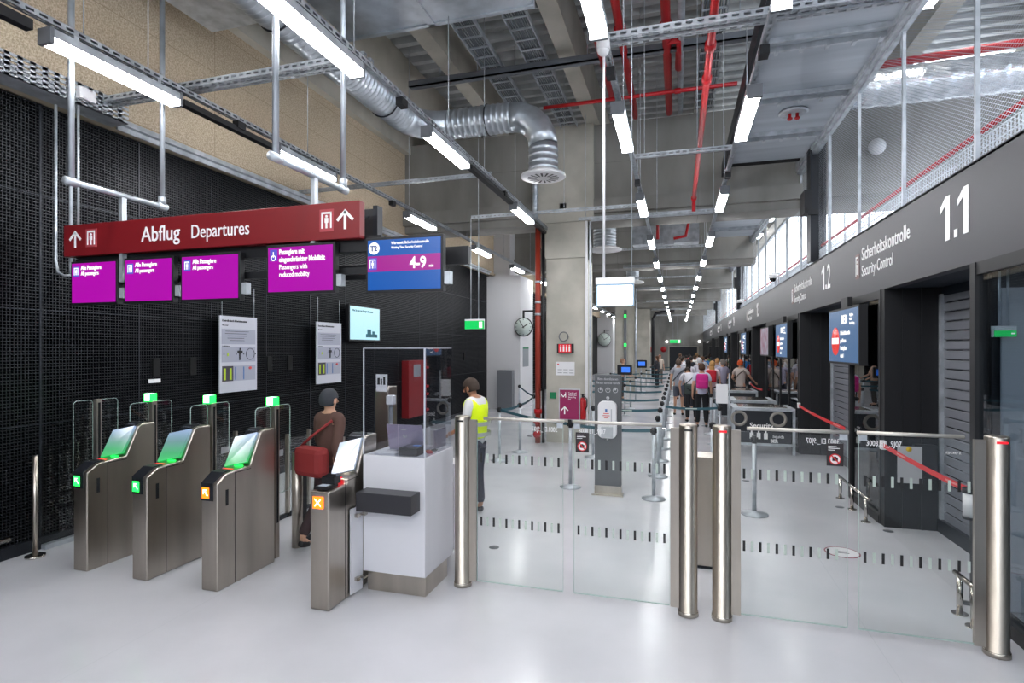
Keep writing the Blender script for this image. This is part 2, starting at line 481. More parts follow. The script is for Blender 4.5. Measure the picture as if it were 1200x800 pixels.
# security boxes: band, glass walls, recesses with shutters
struct('wall_right', MB().box(RX, RX + 0.12, -2, YF, 2.80, 3.63).box(RX, RX + 0.16, -2, YF, 3.61, 3.64), band_m)
struct('ceiling_security', MB().box(RX + 0.12, 6.5, -2, YF, 2.80, 2.9).box(RX + 0.12, 9, -2, YF, 3.5, 3.6), navy_m)
bays = [(5.5, 7.5)] + [(8.9, 12.2), (16.7, 19.6), (24.1, 27.0), (31.5, 34.4), (38.9, 41.8)]
sh = 0
for (y0, y1) in bays:
    s = MB()
    z = 0.14
    while z < 2.68:
        s.prism([(2.92, z), (2.905, z + 0.01), (2.905, z + 0.088), (2.92, z + 0.1)], y0, y1, 'y'); z += 0.108
    wr = struct('shutter', s, shutter_m)
    part('guide_rail', MB().box(2.87, 2.93, y1 - 0.05, y1, 0.0, 2.72).box(2.87, 2.93, y0, y0 + 0.05, 0, 2.72), galv, wr)
    part('base_plinth', MB().box(2.86, 2.98, y0, y1, 0, 0.15), dark_frame, wr)
    part('shutter_box', MB().box(2.90, 3.1, y0, y1, 2.70, 2.80), navy_m, wr)
    struct('wall_pilaster', MB().box(RX, 3.1, y1, y1 + 0.14, 0, 2.8).box(RX + .18, RX + .2, y1 - 0.012, y1, 0, 2.8).box(RX + .37, RX + .39, y1 - 0.012, y1, 0, 2.8), black_m)
    struct('wall_return', MB().box(RX + .1, 3.1, y0 - 0.06, y0, 0, 2.8), black_m)
spans = [(1.2, 5.43), (7.64, 8.84), (12.34, 16.64), (19.74, 24.04), (27.14, 31.44), (34.54, 38.84), (41.94, 55.9)]
for i, (y0, y1) in enumerate(spans):
    w = struct('window_%d' % (i + 1), MB().box(RX + 0.02, RX + 0.032, y0, y1, 0.1, 2.72), tint_glass if i else glass_mat('light_tint_glass', 'd8dfe4', 1.5))
    f = MB().box(RX - 0.02, RX + 0.09, y0, y1, 0, 0.1).box(RX, RX + 0.07, y0, y1, 2.70, 2.80).box(RX - 0.01, RX + 0.08, y1 - 0.02, y1 + 0.06, 0, 2.8).box(RX - 0.01, RX + 0.08, y0 - 0.03, y0 + 0.03, 0, 2.8)
    if i > 1:
        nn = int((y1 - y0) / 1.05)
        for q in range(1, nn): f.box(RX, RX + 0.06, y0 + q * (y1 - y0) / nn - .03, y0 + q * (y1 - y0) / nn + .03, 0.1, 2.7)
    part('window_frame', f, black_m, w)
struct('wall_inner', MB().box(5.2, 5.3, -2, YF, 0, 2.8), mat('inner_wall', '6e7379', 0.7))
struct('wall_partition', MB().box(2.42, 5.2, 5.37, 5.41, 0, 2.8), dark_frame)
struct('curtain_wall', MB().box(2.462, 3.4, 5.32, 5.345, 0.02, 2.58), mat('pale_partition', 'a9afb6', 0.5, 0.2))

# upper level on the right: open window front to daylight
wu = MB()
y = -2
k = 8
fr = MB(); gl = MB()
while y < 12.3:
    fr.box(8.0, 8.15, y - 0.06, y + 0.06, 3.6, 7.8); gl.box(8.06, 8.08, y + .06, y + 2.37, 3.8, 7.6); y += 2.43
fr.box(8.0, 8.15, -2, 12.6, 7.5, 7.8); fr.box(8.0, 8.15, -2, 12.6, 3.6, 3.9); fr.box(8.0, 8.15, -2, 12.6, 5.4, 5.5)
y = 13.0; f9 = MB(); g9 = MB()
while y < YF - 1:
    f9.box(4.33, 4.36, y - 0.025, y + 0.025, 3.6, 7.8); g9.box(4.34, 4.35, y + .04, y + 1.96, 3.7, 7.7); y += 2.0
f9.box(4.3, 4.4, 13, YF, 3.6, 3.72); f9.box(4.3, 4.4, 13, YF, 7.4, 7.8); f9.box(4.3, 4.4, 13, YF, 4.7, 4.76)
w9 = struct('window_9', g9, glass_mat('window_glass_far', 'ffffff', 1.12)); part('window_frame', f9, galv, w9)
part('red_rail', MB().box(4.26, 4.3, 13, YF, 4.55, 4.6), red_pipe, w9)
struct('floor_upper_bounce', MB().box(RX + .12, 9, -2, YF, 3.6, 3.62), white_p)  # unseen white sheet added over the slab to bounce daylight
w = struct('window_8', gl, glass_mat('window_glass', 'f6faff')); part('window_frame', fr, galv, w)

def guard(y0, y1, lbl, n, grp=None):
    t = thing('mesh_guard', lbl, 'mesh guard', (RX + 0.02, (y0 + y1) / 2, 3.64))
    part('mesh_panel', MB().add([(RX + .03, y0, 3.64), (RX + .03, y1, 3.64), (RX + .03, y1, 5.6), (RX + .03, y0, 5.6)], [(0, 1, 2, 3)]), guard_mesh, t)
    for i in range(n):
        y = y0 + (y1 - y0) * (i + 0.5) / n
        part('post', MB().box(RX, RX + 0.035, y - 0.016, y + 0.016, 3.64, 5.62), galv, t)
    part('rail', MB().box(RX - .01, RX + .05, y0, y1, 5.53, 5.58), galv, t)
    return t
guard(1.6, 10.8, 'silver mesh guard with posts above the 1.1 band, before the first dark column', 6)
guard(11.4, 23.6, 'silver mesh guard above the 1.3 band, between the first and second dark columns', 8)
guard(24.2, 36.6, 'silver mesh guard high above the band, past the second dark column', 8)
guard(37.2, 55.8, 'farthest silver mesh guard above the band near the far wall', 14)
for i, (y0, l) in enumerate(((10.9, 'nearest dark steel column standing on the band beside the mesh guard'), (23.6, 'second dark steel column standing on the band, further down the hall'), (36.6, 'farthest dark steel column above the band'))):
    t = thing('steel_column', l, 'column', (2.3, y0 + 0.15, 3.64), 0)
    part('profile', MB().box(2.25, 2.28, y0, y0 + 0.3, 3.64, 7.0).box(2.47, 2.5, y0, y0 + 0.3, 3.64, 7.0).box(2.28, 2.47, y0 + 0.13, y0 + 0.17, 3.64, 7.0), dark_frame, t)
    part('splice_plate', MB().box(2.15, 2.27, y0 - 0.02, y0 + 0.32, 4.5, 4.9).box(2.2, 2.38, y0 - 0.05, y0, 4.45, 4.55), black_m, t)
    part('conduit', MB().cyl(2.54, y0 - 0.05, 3.64, 6.9, 0.03, 10), galv, t)
# security control wording on the band
X = RX - 0.003
for k, yc in enumerate((5.77, 10.18, 18.2, 25.7, 33.0, 41.0)):
    m = MB()
    def one(y, z, h):
        w = .085 * h / .4
        m.box(X - .002, X, y - w, y, z, z + h); m.prism([(y, z + h), (y + w * 1.2, z + h * .80), (y + w * 1.2, z + h * .66), (y - w * .0, z + h * .82)], X - .002, X, 'x')
    one(yc + .17, 3.07, .40); m.box(X - .002, X, yc + .0 - .055, yc + .005, 3.07, 3.14)
    if k == 0: one(yc - .16, 3.07, .40)
    else: m.text('%d' % (k + 1), 0.56, (X, yc - .09, 3.07), 'right', 0.72, bold=0.003)
    m.text('Sicherheitskontrolle', 0.235, (X, yc + 2.56, 3.255), 'right', 0.83, bold=0.001)
    m.text('Security Control', 0.205, (X, yc + 2.56, 3.045), 'right', 0.8)
    sg = thing('gate_lettering', ['white 1.1 Security Control wording, largest and nearest on the dark band', 'white 1.2 Security Control wording, second along the dark band', 'white 1.3 Security Control wording, third along the dark band', 'tiny fourth wording along the dark band', 'tiny fifth wording along the dark band', 'tiny farthest wording on the dark band'][k], 'lettering', (X, yc + 1.3, 3.05))
    part('text', m, white_let, sg)
    p = MB().rect(yc + 2.74, 3.2, 0.17, 0.33, RX, 'right')
    part('pictogram_field', p, mat('brown_field', '6d4a48', 0.5), sg)
    q = MB()
    q.box(X - .006, X - .002, yc + 2.68, yc + 2.70, 3.07, 3.33).box(X - .006, X - .002, yc + 2.78, yc + 2.80, 3.07, 3.33).box(X - .006, X - .002, yc + 2.68, yc + 2.80, 3.31, 3.335)
    q.box(X - .006, X - .002, yc + 2.72, yc + 2.76, 3.09, 3.23).rect(yc + 2.74, 3.26, 0.03, 0.035, X - 0.002, 'right', .004)
    part('pictogram', q, white_let, sg)
# ================================================================ OVERHEAD
ROWS = [(-4.87, 'row along the wood-wool wall'), (-2.78, 'row over the counter'), (-0.6, 'row above the left glass gate'), (0.72, 'row above the right glass gate')]
def c_channel(m, axis, a0, a1, c, z, w=0.05, h=0.05, pitch=0.10):
    """slotted channel running along an axis: web strips with gaps"""
    def bx(p0, p1, q0, q1, z0, z1):
        if axis == 'y': m.box(q0, q1, p0, p1, z0, z1)
        else: m.box(p0, p1, q0, q1, z0, z1)
    bx(a0, a1, c - w / 2, c + w / 2, z + h - .004, z + h)
    for s in (-1, 1):
        q0, q1 = (c + s * w / 2 - .003, c + s * w / 2)
        bx(a0, a1, q0, q1, z, z + h * .3); bx(a0, a1, q0, q1, z + h * .7, z + h)
        p = a0
        while p < a1: bx(p, min(a1, p + pitch * .4), q0, q1, z + h * .3, z + h * .7); p += pitch
    p = a0
    bx(a0, a1, c - w / 2, c - w * .2, z, z + .003); bx(a0, a1, c + w * .2, c + w / 2, z, z + .003)
    while p < a1: bx(p, min(a1, p + pitch * .4), c - w * .2, c + w * .2, z, z + .003); p += pitch
proto = thing('ceiling_light', 'x', 'light')
part('diffuser', MB().prism([(-.055, -.05), (.055, -.05), (.065, 0), (.065, .02), (-.065, .02), (-.065, 0)], 0.02, 1.2, 'y'), lamp_m, proto)
part('housing', MB().prism([(-.07, .0), (-.07, .07), (.07, .07), (.07, .0), (.066, .0), (.066, .021), (-.066, .021), (-.066, .0)], 0.0, 1.22, 'y'), galv, proto)
part('end_cap', MB().box(-.072, .072, -.012, .0195, -.055, .075).box(-.072, .072, 1.2005, 1.23, -.055, .075), grey_pl, proto)
part('bracket', MB().box(-.03, .03, .2, .24, .07, .12).box(-.03, .03, .98, 1.02, .07, .12), galv, proto)
YS = [-3.6, -0.2, 3.2, 5.86, 9.4, 12.95, 16.3, 19.9, 23.3, 26.7, 30.1, 33.5, 36.9, 40.3, 43.7, 47.1, 50.5]
first = True
for (x, rn) in ROWS:
    k = -2
    for y in YS:
        if x == -2.78 and y > 11: continue
        o = proto if first else copy_tree(proto); first = False
        if k < 0: lbl = 'long white ceiling light behind the viewer in the %s' % rn
        elif k < 7: lbl = 'long white ceiling light, %s in the %s' % (ORD[k], rn)
        else: lbl = 'small distant ceiling light near the far end of the %s' % rn
        place(o, (x, y, 4.60), 0, lbl, 'ceiling lights in the ' + rn)
        k += 1
    m = MB(); c_channel(m, 'y', -4.0, 24.0 if x != -2.78 else 12.0, x, 4.72, .055, .055)
    if x != -2.78: m.box(x - .027, x + .027, 24, 54, 4.72, 4.775)
    t = thing('light_track', 'slotted steel channel carrying the %s' % rn, 'light track', (x, 24, 4.72), 0)
    part('channel', m, galv, t)
    for y in range(-3, 54, 3):
        top = 7.8 if x < .7 else 5.66
        if any(b < y + .5 < b + .8 for b in (12.2, 19.6, 26.9, 34.2, 41.5, 48.8)): top = 4.88
        if x == -4.87 and y + .5 < 6: top = 6.35
        if x == -2.78 and 5 < y < 7: top = 6.3
        if x == -2.78 and y > 11: continue
        part('threaded_rod', MB().cyl(x, y + .5, 4.775, top, 0.006, 5), galv, t)
    part('junction_box', MB().box(x - .04, x + .04, 5.2, 5.32, 4.64, 4.72).box(x - .04, x + .04, 8.8, 8.92, 4.64, 4.72), black_m, t)
for k, y in enumerate((0.5, 4.2, 7.9, 14.0, 17.5, 21.5, 25.0)):
    place(copy_tree(proto), (3.35, y, 6.9), 0, 'white ceiling light above the upper level behind the mesh guard, %s' % ORD[k], 'ceiling lights over the upper level')
# black trunking on row one
single('cable_trunking', MB().box(-4.93, -4.85, -3, 3.1, 4.60, 4.68).box(-4.93, -4.85, 4.5, 5.8, 4.60, 4.66), black_m, 'black trunking between the two nearest lights along the wood-wool wall', 'cable duct')
single('cable_trunking', MB().box(-2.84, -2.76, 7.3, 9.3, 4.62, 4.68).box(-2.84, -2.76, 10.75, 11.9, 4.62, 4.68), black_m, 'black trunking under the light track over the counter', 'cable duct')

# transverse slotted trays
TR = [(4.89, -0.6, 1.9, 4.79, 'slotted steel crossbar nearest above the gates, from the pole with the camera dome'),
      (8.05, -0.6, 0.72, 4.79, 'slotted steel crossbar between the two right light rows, second from the front'),
      (8.2, -6.3, -2.78, 4.79, 'slotted steel crossbar under the round duct, left of the concrete column'),
      (10.8, -4.1, -0.6, 4.79, 'slotted steel crossbar passing before the concrete column'),
      (4.55, -6.3, -2.78, 4.79, 'slotted steel crossbar from the wood-wool wall above the departures screens'),
      (11.6, -2.0, 0.8, 4.79, 'slotted steel crossbar just under the first concrete cross beam'),
      (15.5, -2.0, 0.8, 4.79, 'slotted steel crossbar behind the first cross beam'),
      (22.0, -2.0, 0.8, 4.79, 'slotted steel crossbar far down the hall behind the second cross beam')]
for (y, x0, x1, z, l) in TR:
    m = MB(); c_channel(m, 'x', x0, x1, y, z, .05, .06, .09)
    if y == 4.89 or y == 4.55: c_channel(m, 'x', x0, x1, y + .12, z + .01, .05, .05, .09)
    t = thing('cross_tray', l, 'cable support', (x0, y, z)); part('channel', m, galv, t)
    for x in ((x0 + .15, (x0 + x1) / 2 + .2, min(x1 - .12, .8)) if x0 > -4.2 else (x0 + .9, x1 - .12)): part('threaded_rod', MB().cyl(x, y, z + .06, 7.8 if y < 12 else 7.8, .006, 5), galv, t)
# wall cable tray, perforated
t = thing('perforated_cable_tray', 'perforated galvanised cable tray with red cables along the left wall top', 'cable tray', (-6.2, 2, 4.7))
m = MB().box(-6.28, -6.02, -3, 4.83, 4.66, 4.67)
z = 4.66
for i in range(5):
    m.box(-6.025, -6.02, -3, 4.83, z + i * .05, z + i * .05 + .028)
y = -3
while y < 4.8: m.box(-6.025, -6.02, y, y + .05, 4.66, 4.89); y += .11
part('tray', m, galv, t)
part('back_plate', MB().box(-6.285, -6.28, -3, 4.83, 4.66, 4.89), galv, t)
part('cable', MB().tube([(-6.1, -3, 4.69), (-6.1, 4.7, 4.69)], .015, 6).tube([(-6.18, -3, 4.7), (-6.18, 4.7, 4.7)], .02, 6), mat('orange_red_cable', 'a84a2c', .6), t)
part('junction_box', MB().box(-6.02, -5.97, 4.25, 4.42, 4.72, 4.84).lathe([(0.0, 0), (.05, 0), (.05, .04), (0, .04)], -6.02, 3.4, 4.80, 14, 0, 'x'), white_pl, t)
single('wall_rail', MB().box(-6.3, -6.22, 4.9, 18.3, 4.72, 4.78).box(-6.3, -6.28, 4.9, 18.3, 4.66, 4.80), galv, 'galvanised rail running along the pale ledge above the black grille', 'rail')

# round duct
def ribbed(pts, r, n=24, step=.085):
    out = []; rr = []
    for a, b in zip(pts[:-1], pts[1:]):
        a = Vector(a); b = Vector(b); L = (b - a).length; k = max(1, int(L / step))
        for i in range(k):
            for (q, s_) in ((0, 1), (.5, 1), (.65, 1.04), (.85, 1.04), (.97, 1)): out.append(a.lerp(b, (i + q) / k)); rr.append(r * s_)
    out.append(Vector(pts[-1])); rr.append(r)
    return out, rr
t = thing('spiral_duct', 'large silver spiral ventilation duct with elbows and a round white outlet', 'duct', (-2.0, 8.4, 4.75))
def arc(c, a, b, R, n=5):
    return [tuple(Vector(c) + (Vector(a) * math.cos(q) + Vector(b) * math.sin(q)) * R) for q in [PI / 2 * i / n for i in range(n + 1)]]
p1, r1 = ribbed([(-4.15, -1, 5.75), (-4.15, 7.85, 5.75)], .225)
part('pipe', MB().tube(p1, r1, 24), galv_duct, t)
e1 = arc((-3.6, 7.85, 5.75), (-1, 0, 0), (0, 1, 0), .55)
part('elbow', MB().tube(e1, .228, 24), galv_duct, t)
p2, r2 = ribbed([(-3.6, 8.4, 5.75), (-2.5, 8.4, 5.75)], .225)
part('pipe', MB().tube(p2, r2, 24), galv_duct, t)
e2 = arc((-2.5, 8.4, 5.25), (0, 0, 1), (1, 0, 0), .5)
part('elbow', MB().tube(e2, .228, 24), galv_duct, t)
p3, r3 = ribbed([(-2.0, 8.4, 5.25), (-2.0, 8.4, 4.86)], .225)
part('pipe', MB().tube(p3, r3, 24), galv_duct, t)
part('clamp', MB().torus((-4.15, 5.0, 5.75), .235, .012, 'y').torus((-4.15, 7.3, 5.75), .235, .012, 'y').torus((-2.9, 8.4, 5.75), .235, .012, 'x'), dark_frame, t)
d = part('diffuser', MB().lathe([(.2, .10), (.23, .05), (.345, .03), (.35, .0), (.33, -.01), (.1, -.02), (.0, -.02)], -2.0, 8.4, 4.76, 32), white_pl, t)
m = MB()
for i in range(16):
    a = 2 * PI * i / 16; c, s_ = math.cos(a), math.sin(a)
    m.add([(-2.0 + .1 * c, 8.4 + .1 * s_, 4.737), (-2.0 + .24 * c - .01 * s_, 8.4 + .24 * s_ + .01 * c, 4.742), (-2.0 + .24 * c - .045 * s_, 8.4 + .24 * s_ + .045 * c, 4.742), (-2.0 + .1 * c - .02 * s_, 8.4 + .1 * s_ + .02 * c, 4.737)], [(0, 1, 2, 3)])
part('vane_slot', m, dark_frame, d)
single('rectangular_duct', MB().box(-4.3, -1.7, 5.3, 6.6, 6.3, 6.75).box(-4.32, -1.68, 6.56, 6.62, 6.28, 6.77).box(-3.1, -3.0, 5.3, 6.62, 6.28, 6.3), galv_duct, 'flat silver sheet-metal duct crossing above the round duct', 'duct')
single('flat_duct', MB().box(-6.0, -4.6, -1, 6.0, 6.35, 6.7), galv, 'grey sheet-metal duct high beside the wood-wool wall', 'duct')
# duct drops in the far bays
for i, (x, y, l) in enumerate(((-1.9, 15.2, 'silver round duct drop with white outlet just right of the concrete column'), (-1.75, 23.0, 'smaller silver duct drop further behind the hanging lightbox'))):
    t = thing('duct_drop', l, 'duct', (x, y, 4.75))
    pp, rr = ribbed([(x, y, 6.99), (x, y, 4.85)], .3 if i == 0 else .25)
    part('pipe', MB().tube(pp, rr, 20), galv_duct, t)
    part('diffuser', MB().lathe([(.25, .1), (.45, .04), (.46, 0), (.0, -.01)], x, y, 4.76, 24), white_pl, t)
single('transverse_duct', MB().box(-1.3, 0.6, 17.0, 17.9, 5.2, 5.9).box(-.4, -.1, 16.95, 17.0, 5.15, 5.95), galv, 'grey boxy duct crossing the bay behind the first cross beam', 'duct')
single('flexible_duct', MB().tube(*ribbed([(-3.05, 12.0, 4.9), (-3.05, 12.0, 5.9)], .07, 10), 10), galv_duct, 'thin silver spiral pipe dropping beside the concrete column top', 'duct')

# red sprinkler pipes
def pipe_thing(lbl, paths, r, joints_=(), m=red_pipe, name='sprinkler_pipe'):
    t = thing(name, lbl, 'pipe', paths[0][0])
    mm = MB()
    for p in paths: mm.tube(p, r, 12)
    part('pipe', mm, m, t)
    if joints_:
        jj = MB()
        for (c, ax) in joints_:
            jj.lathe([(0, -.05), (r * 1.45, -.05), (r * 1.45, .05), (0, .05)], *c, 14, 0, ax)
        part('coupling', jj, m, t)
    return t
pipe_thing('bright red sprinkler pipe running overhead toward the first cross beam, with couplings', [[(.3, 1.0, 4.98), (.3, 11.4, 4.98)], [(.3, 11.3, 4.98), (.3, 11.3, 4.2 + .55)]], .036, [((.3, 5.6, 4.98), 'y'), ((.3, 6.3, 4.98), 'y'), ((.3, 11.2, 4.98), 'y')])
pipe_thing('thick red pipe high under the deck, left of three', [[(-1.17, 1, 6.8), (-1.17, 11.5, 6.8)]], .06, [((-1.17, 8.3, 6.8), 'y')])
pipe_thing('thick red pipe high under the deck, middle of three', [[(-.815, 1, 6.8), (-.815, 11.5, 6.8)]], .06, [((-.815, 8.3, 6.8), 'y')])
pipe_thing('thick red pipe high under the deck, right of three', [[(-.16, 1, 6.8), (-.16, 11.5, 6.8)], [(-.16, 8.8, 6.8), (.02, 8.8, 6.8), (.02, 9.7, 6.8)]], .065, [((-.16, 8.4, 6.8), 'y')])
pipe_thing('slim red pipe crossing the hall in front of the first cross beam', [[(-2.35, 9.9, 6.5), (.95, 9.9, 6.5)]], .033, [((-1.0, 9.9, 6.5), 'x'), ((.0, 9.9, 6.5), 'x')])
pipe_thing('grey pipe high under the deck right of the red ones', [[(.05, 1, 6.8), (.05, 11.5, 6.8)]], .05, m=galv)
pipe_thing('red sprinkler pipework crossing behind the first cross beam', [[(-1.6, 15.0, 5.6), (1.0, 15.0, 5.75)], [(-.5, 15, 5.65), (-.5, 15, 4.95)], [(.35, 15, 5.7), (.2, 15, 5.0), (-.1, 15, 4.95)]], .04, [((-.5, 15, 5.4), 'z')])
pipe_thing('red pipe seen through the mesh guard, crossing the upper level', [[(2.6, 8.6, 5.92), (7.8, 8.6, 6.12)]], .05)
single('guard_red_conduit', MB().tube([(2.46, 1.6, 3.93), (2.46, 55, 3.93)], .022, 8), red_pipe, 'thin red line running along the foot of the mesh guard', 'conduit')
t = thing('wire_basket_tray', 'light galvanised wire tray lying along the foot of the mesh guard', 'cable tray', (2.5, 8, 3.7))
m = MB()
for (x, z) in ((2.42, 3.66), (2.42, 3.75), (2.58, 3.66), (2.42, 3.84)): m.box(x - .004, x + .004, 1.6, 24, z - .004, z + .004)
y = 1.6
while y < 24: m.box(2.416, 2.424, y, y + .006, 3.64, 3.84); y += .05
part('wire', m, galv, t)
t = thing('foil_duct', 'foil-wrapped insulated duct crossing the upper level behind the mesh', 'duct', (2.6, 9.6, 5.2))
pp, rr = ribbed([(2.55, 9.6, 6.02), (7.9, 9.6, 6.02)], .27, 18, .3)
part('pipe', MB().tube(pp, rr, 18), foil, t)
part('support_strap', MB().cyl(3.2, 9.6, 6.2, 7.8, .012, 6).cyl(4.9, 9.6, 6.2, 7.8, .012, 6).cyl(6.0, 9.6, 6.2, 7.8, .012, 6), galv, t)
part('band', MB().torus((5.1, 9.6, 6.02), .288, .02, 'x', 18), mat('green_tape', '1f8a55', .5), t)
# cable ladders
for (x, l) in ((-3.04, 'left'), (-2.25, 'middle'), (.86 - .35, 'right')):
    t = thing('cable_ladder', 'galvanised cable ladder full of grey cables under the deck, %s of three' % l, 'cable ladder', (x, 6, 6.9))
    m = MB().box(x - .18, x - .165, 1, 11.9, 6.88, 6.96).box(x + .165, x + .18, 1, 11.9, 6.88, 6.96)
    y = 1.1
    while y < 11.9: m.box(x - .165, x + .165, y, y + .03, 6.88, 6.90); y += .3
    part('ladder', m, galv, t)
    m = MB()
    for q in range(9):
        pts = []; yy = 1.0
        while yy <= 11.9: pts.append((x - .14 + q * .034 + .008 * math.sin(yy * 3 + q), yy, 6.93 + .006 * math.sin(yy * 5 + q * 2))); yy += .3
        m.tube(pts, .013, 5)
    part('cable', m, mat('grey_cable', '6f757a', .6), t)
t = thing('ceiling_cross_channel', 'dark steel channel spanning across under the ribs and cable ladders', 'channel', (-1.6, 9, 6.8))
part('channel', MB().box(-4.6, 1.4, 8.95, 9.0, 6.76, 6.86).box(-4.6, 1.4, 8.95, 9.1, 6.76, 6.77), mat('mid_grey_steel', '70747a', .45, .4), t)
m = MB()
for x in (-4.0, -3.3, -1.4, .9):
    m.cyl(x, 8.98, 6.86, 7.75, .01, 6)
part('hanger_rod', m, galv, t)
# junction pole, camera dome, hanging light box
t = thing('hanging_lightbox', 'white glowing lightbox hanging on a pole from the light track', 'lightbox', (-.6, 4.74, 4.7))
part('pole', MB().cyl(-.6, 4.74, 2.69, 4.72, .011, 10), white_pl, t)
part('housing', MB().box(-.665, -.345, 4.70, 4.79, 2.64, 2.695), white_pl, t, .004)
part('frame', MB().box(-.66, -.35, 4.715, 4.775, 2.455, 2.64), mat('pale_blue_frame', '8fb0c8', .3), t)
part('panel', MB().box(-.65, -.36, 4.71, 4.714, 2.463, 2.628), scr_white, t)
single('camera_dome', MB().ell((-.6, 4.70, 4.61), (.05, .05, .05), 14, 8).cyl(-.6, 4.70, 4.61, 4.72, .055, 14), white_pl, 'small white dome camera at the crossing of track and nearest crossbar', 'camera')
single('hanging_wire', MB().cyl(-.38, 4.9, 2.7, 7.7, .004, 6), galv, 'thin wire hanging at the right of the glowing lightbox', 'wire')
# second-level small things
single('globe_lamp', MB().ell((3.6, 11.98, 5.9), (.15, .12, .15), 18, 12).box(3.55, 3.65, 12.05, 12.2, 5.85, 5.95), white_pl, 'white globe on the upper level seen through the mesh guard', 'lamp')
t = thing('sprinkler_plate', 'oval steel plate with two red sprinkler heads in the grey ceiling panels', 'sprinkler', (1.65, 7.0, 5.65))
part('plate', MB().lathe([(0, 0), (.2, 0), (.21, -.02), (.17, -.03), (0, -.025)], 1.67, 9.2, 5.655, 26), galv, t)
for dx in (-.05, .05): part('sprinkler_head', MB().cyl(1.67 + dx, 9.2, 5.53, 5.63, .022, 10).cyl(1.67 + dx, 9.2, 5.545, 5.565, .038, 10), red_pipe, t)
for (x, y, z, l) in ((2.2, 14.6, 3.78, 'white dome camera on top of the band, nearer one'), (2.2, 22.0, 3.78, 'white dome camera on top of the band, farther one')):
    t = thing('dome_camera', l, 'camera', (x, y, z))
    part('bracket', MB().tube([(2.33, y, z - .12), (2.33, y, z + .12), (2.2, y, z + .12)], .02, 8), white_pl, t)
    part('housing', MB().lathe([(0, .1), (.1, .1), (.11, 0), (0, 0)], x, y, z, 18), white_pl, t)
    part('lens_dome', MB().ell((x, y, z), (.08, .08, .08), 14, 6, vmin=.5), black_g, t)
single('smoke_detector', MB().lathe([(0, .04), (.08, .04), (.09, 0), (.06, -.03), (0, -.03)], -2.9, 11.3, 4.74, 18), white_pl, 'small white round detector under the crossbar left of the column', 'detector')

# frames that carry the departures sign
for (x, l) in ((-5.23, 'left'), (-3.03, 'right')):
    t = thing('suspension_frame', 'silver pipe frame hanging from above, carrying the %s side of the departures sign' % l, 'pipe frame', (x, 4.1, 3.35))
    part('pipe', MB().cyl(x, 3.65, 3.6, 6.35 if x < -4 else 7.8, .026, 12).cyl(x, 4.57, 3.6, 6.35 if x < -4 else 7.8, .026, 12).tube([(x, 3.6, 3.6), (x, 4.62, 3.6)], .028, 12), galv_duct, t)
    part('fitting', MB().lathe([(0, -.06), (.036, -.06), (.036, .06), (0, .06)], x, 3.65, 3.6, 14, 0, 'y').lathe([(0, -.05), (.036, -.05), (.036, .05), (0, .05)], x, 4.57, 3.6, 14, 0, 'y').lathe([(0, -.04), (.036, -.04), (.036, .04), (0, .04)], x, 4.57, 3.66, 14, 0, 'z'), galv, t)
    part('drop_bracket', MB().box(x - .02, x + .02, 4.11, 4.16, 2.75, 3.6), galv, t)
t = thing('wall_conduit', 'silver conduits coming down at the left end of the departures sign', 'conduit', (-6.1, 4.2, 3))
part('pipe', MB().tube([(-6.12, 4.12, 4.6), (-6.12, 4.12, 3.0), (-6.09, 4.12, 2.88), (-6.0, 4.12, 2.84), (-5.9, 4.12, 2.84)], .014, 8).cyl(-6.02, 4.2, 2.85, 4.6, .018, 10).cyl(-5.92, 4.2, 3.3, 4.6, .012, 10), galv, t)
part('clamp', MB().box(-6.06, -5.9, 4.17, 4.22, 3.78, 3.82), galv, t)
# exit sign by rods
def exit_sign(name, x, y, z, lbl, top, w=.42, h=.17, face=-1):
    t = thing(name, lbl, 'exit sign', (x, y, z))
    part('housing', MB().box(x - w / 2, x + w / 2, y, y + .06, z + h, z + h + .035).box(x - w / 2, x + w / 2, y + .015, y + .055, z, z + h), white_pl, t)
    part('panel', MB().box(x - w / 2, x + w / 2, y, y + .014, z, z + h), em_exit, t)
    m = MB().box(x + w * .25, x + w * .42, y - .003, y - .001, z + .02, z + h - .02)
    part('pictogram', m, scr_let, t)
    part('hanger_rod', MB().cyl(x - w * .2, y + .03, z + h + .03, top, .01, 8).cyl(x + w * .2, y + .03, z + h + .03, top, .01, 8), galv, t)
    return t
exit_sign('exit_sign', -4.03, 10.77, 2.50, 'green exit sign hanging on two rods in front of the white wall box', 4.8)
exit_sign('exit_sign', 2.45, 5.24, 2.19, 'small green exit sign behind the glass wall at the right edge', 2.8, .14, .05)
place(copy_tree(proto), (3.9, 2.8, 2.68), 0, 'unseen fill light added in the security room behind the right glass wall')  # out-of-view lamp added to brighten the room behind the glass
exit_sign('exit_sign', -.2, 54.5, 2.6, 'tiny green exit sign over the far dark door', 7.8, 1.0, .3)
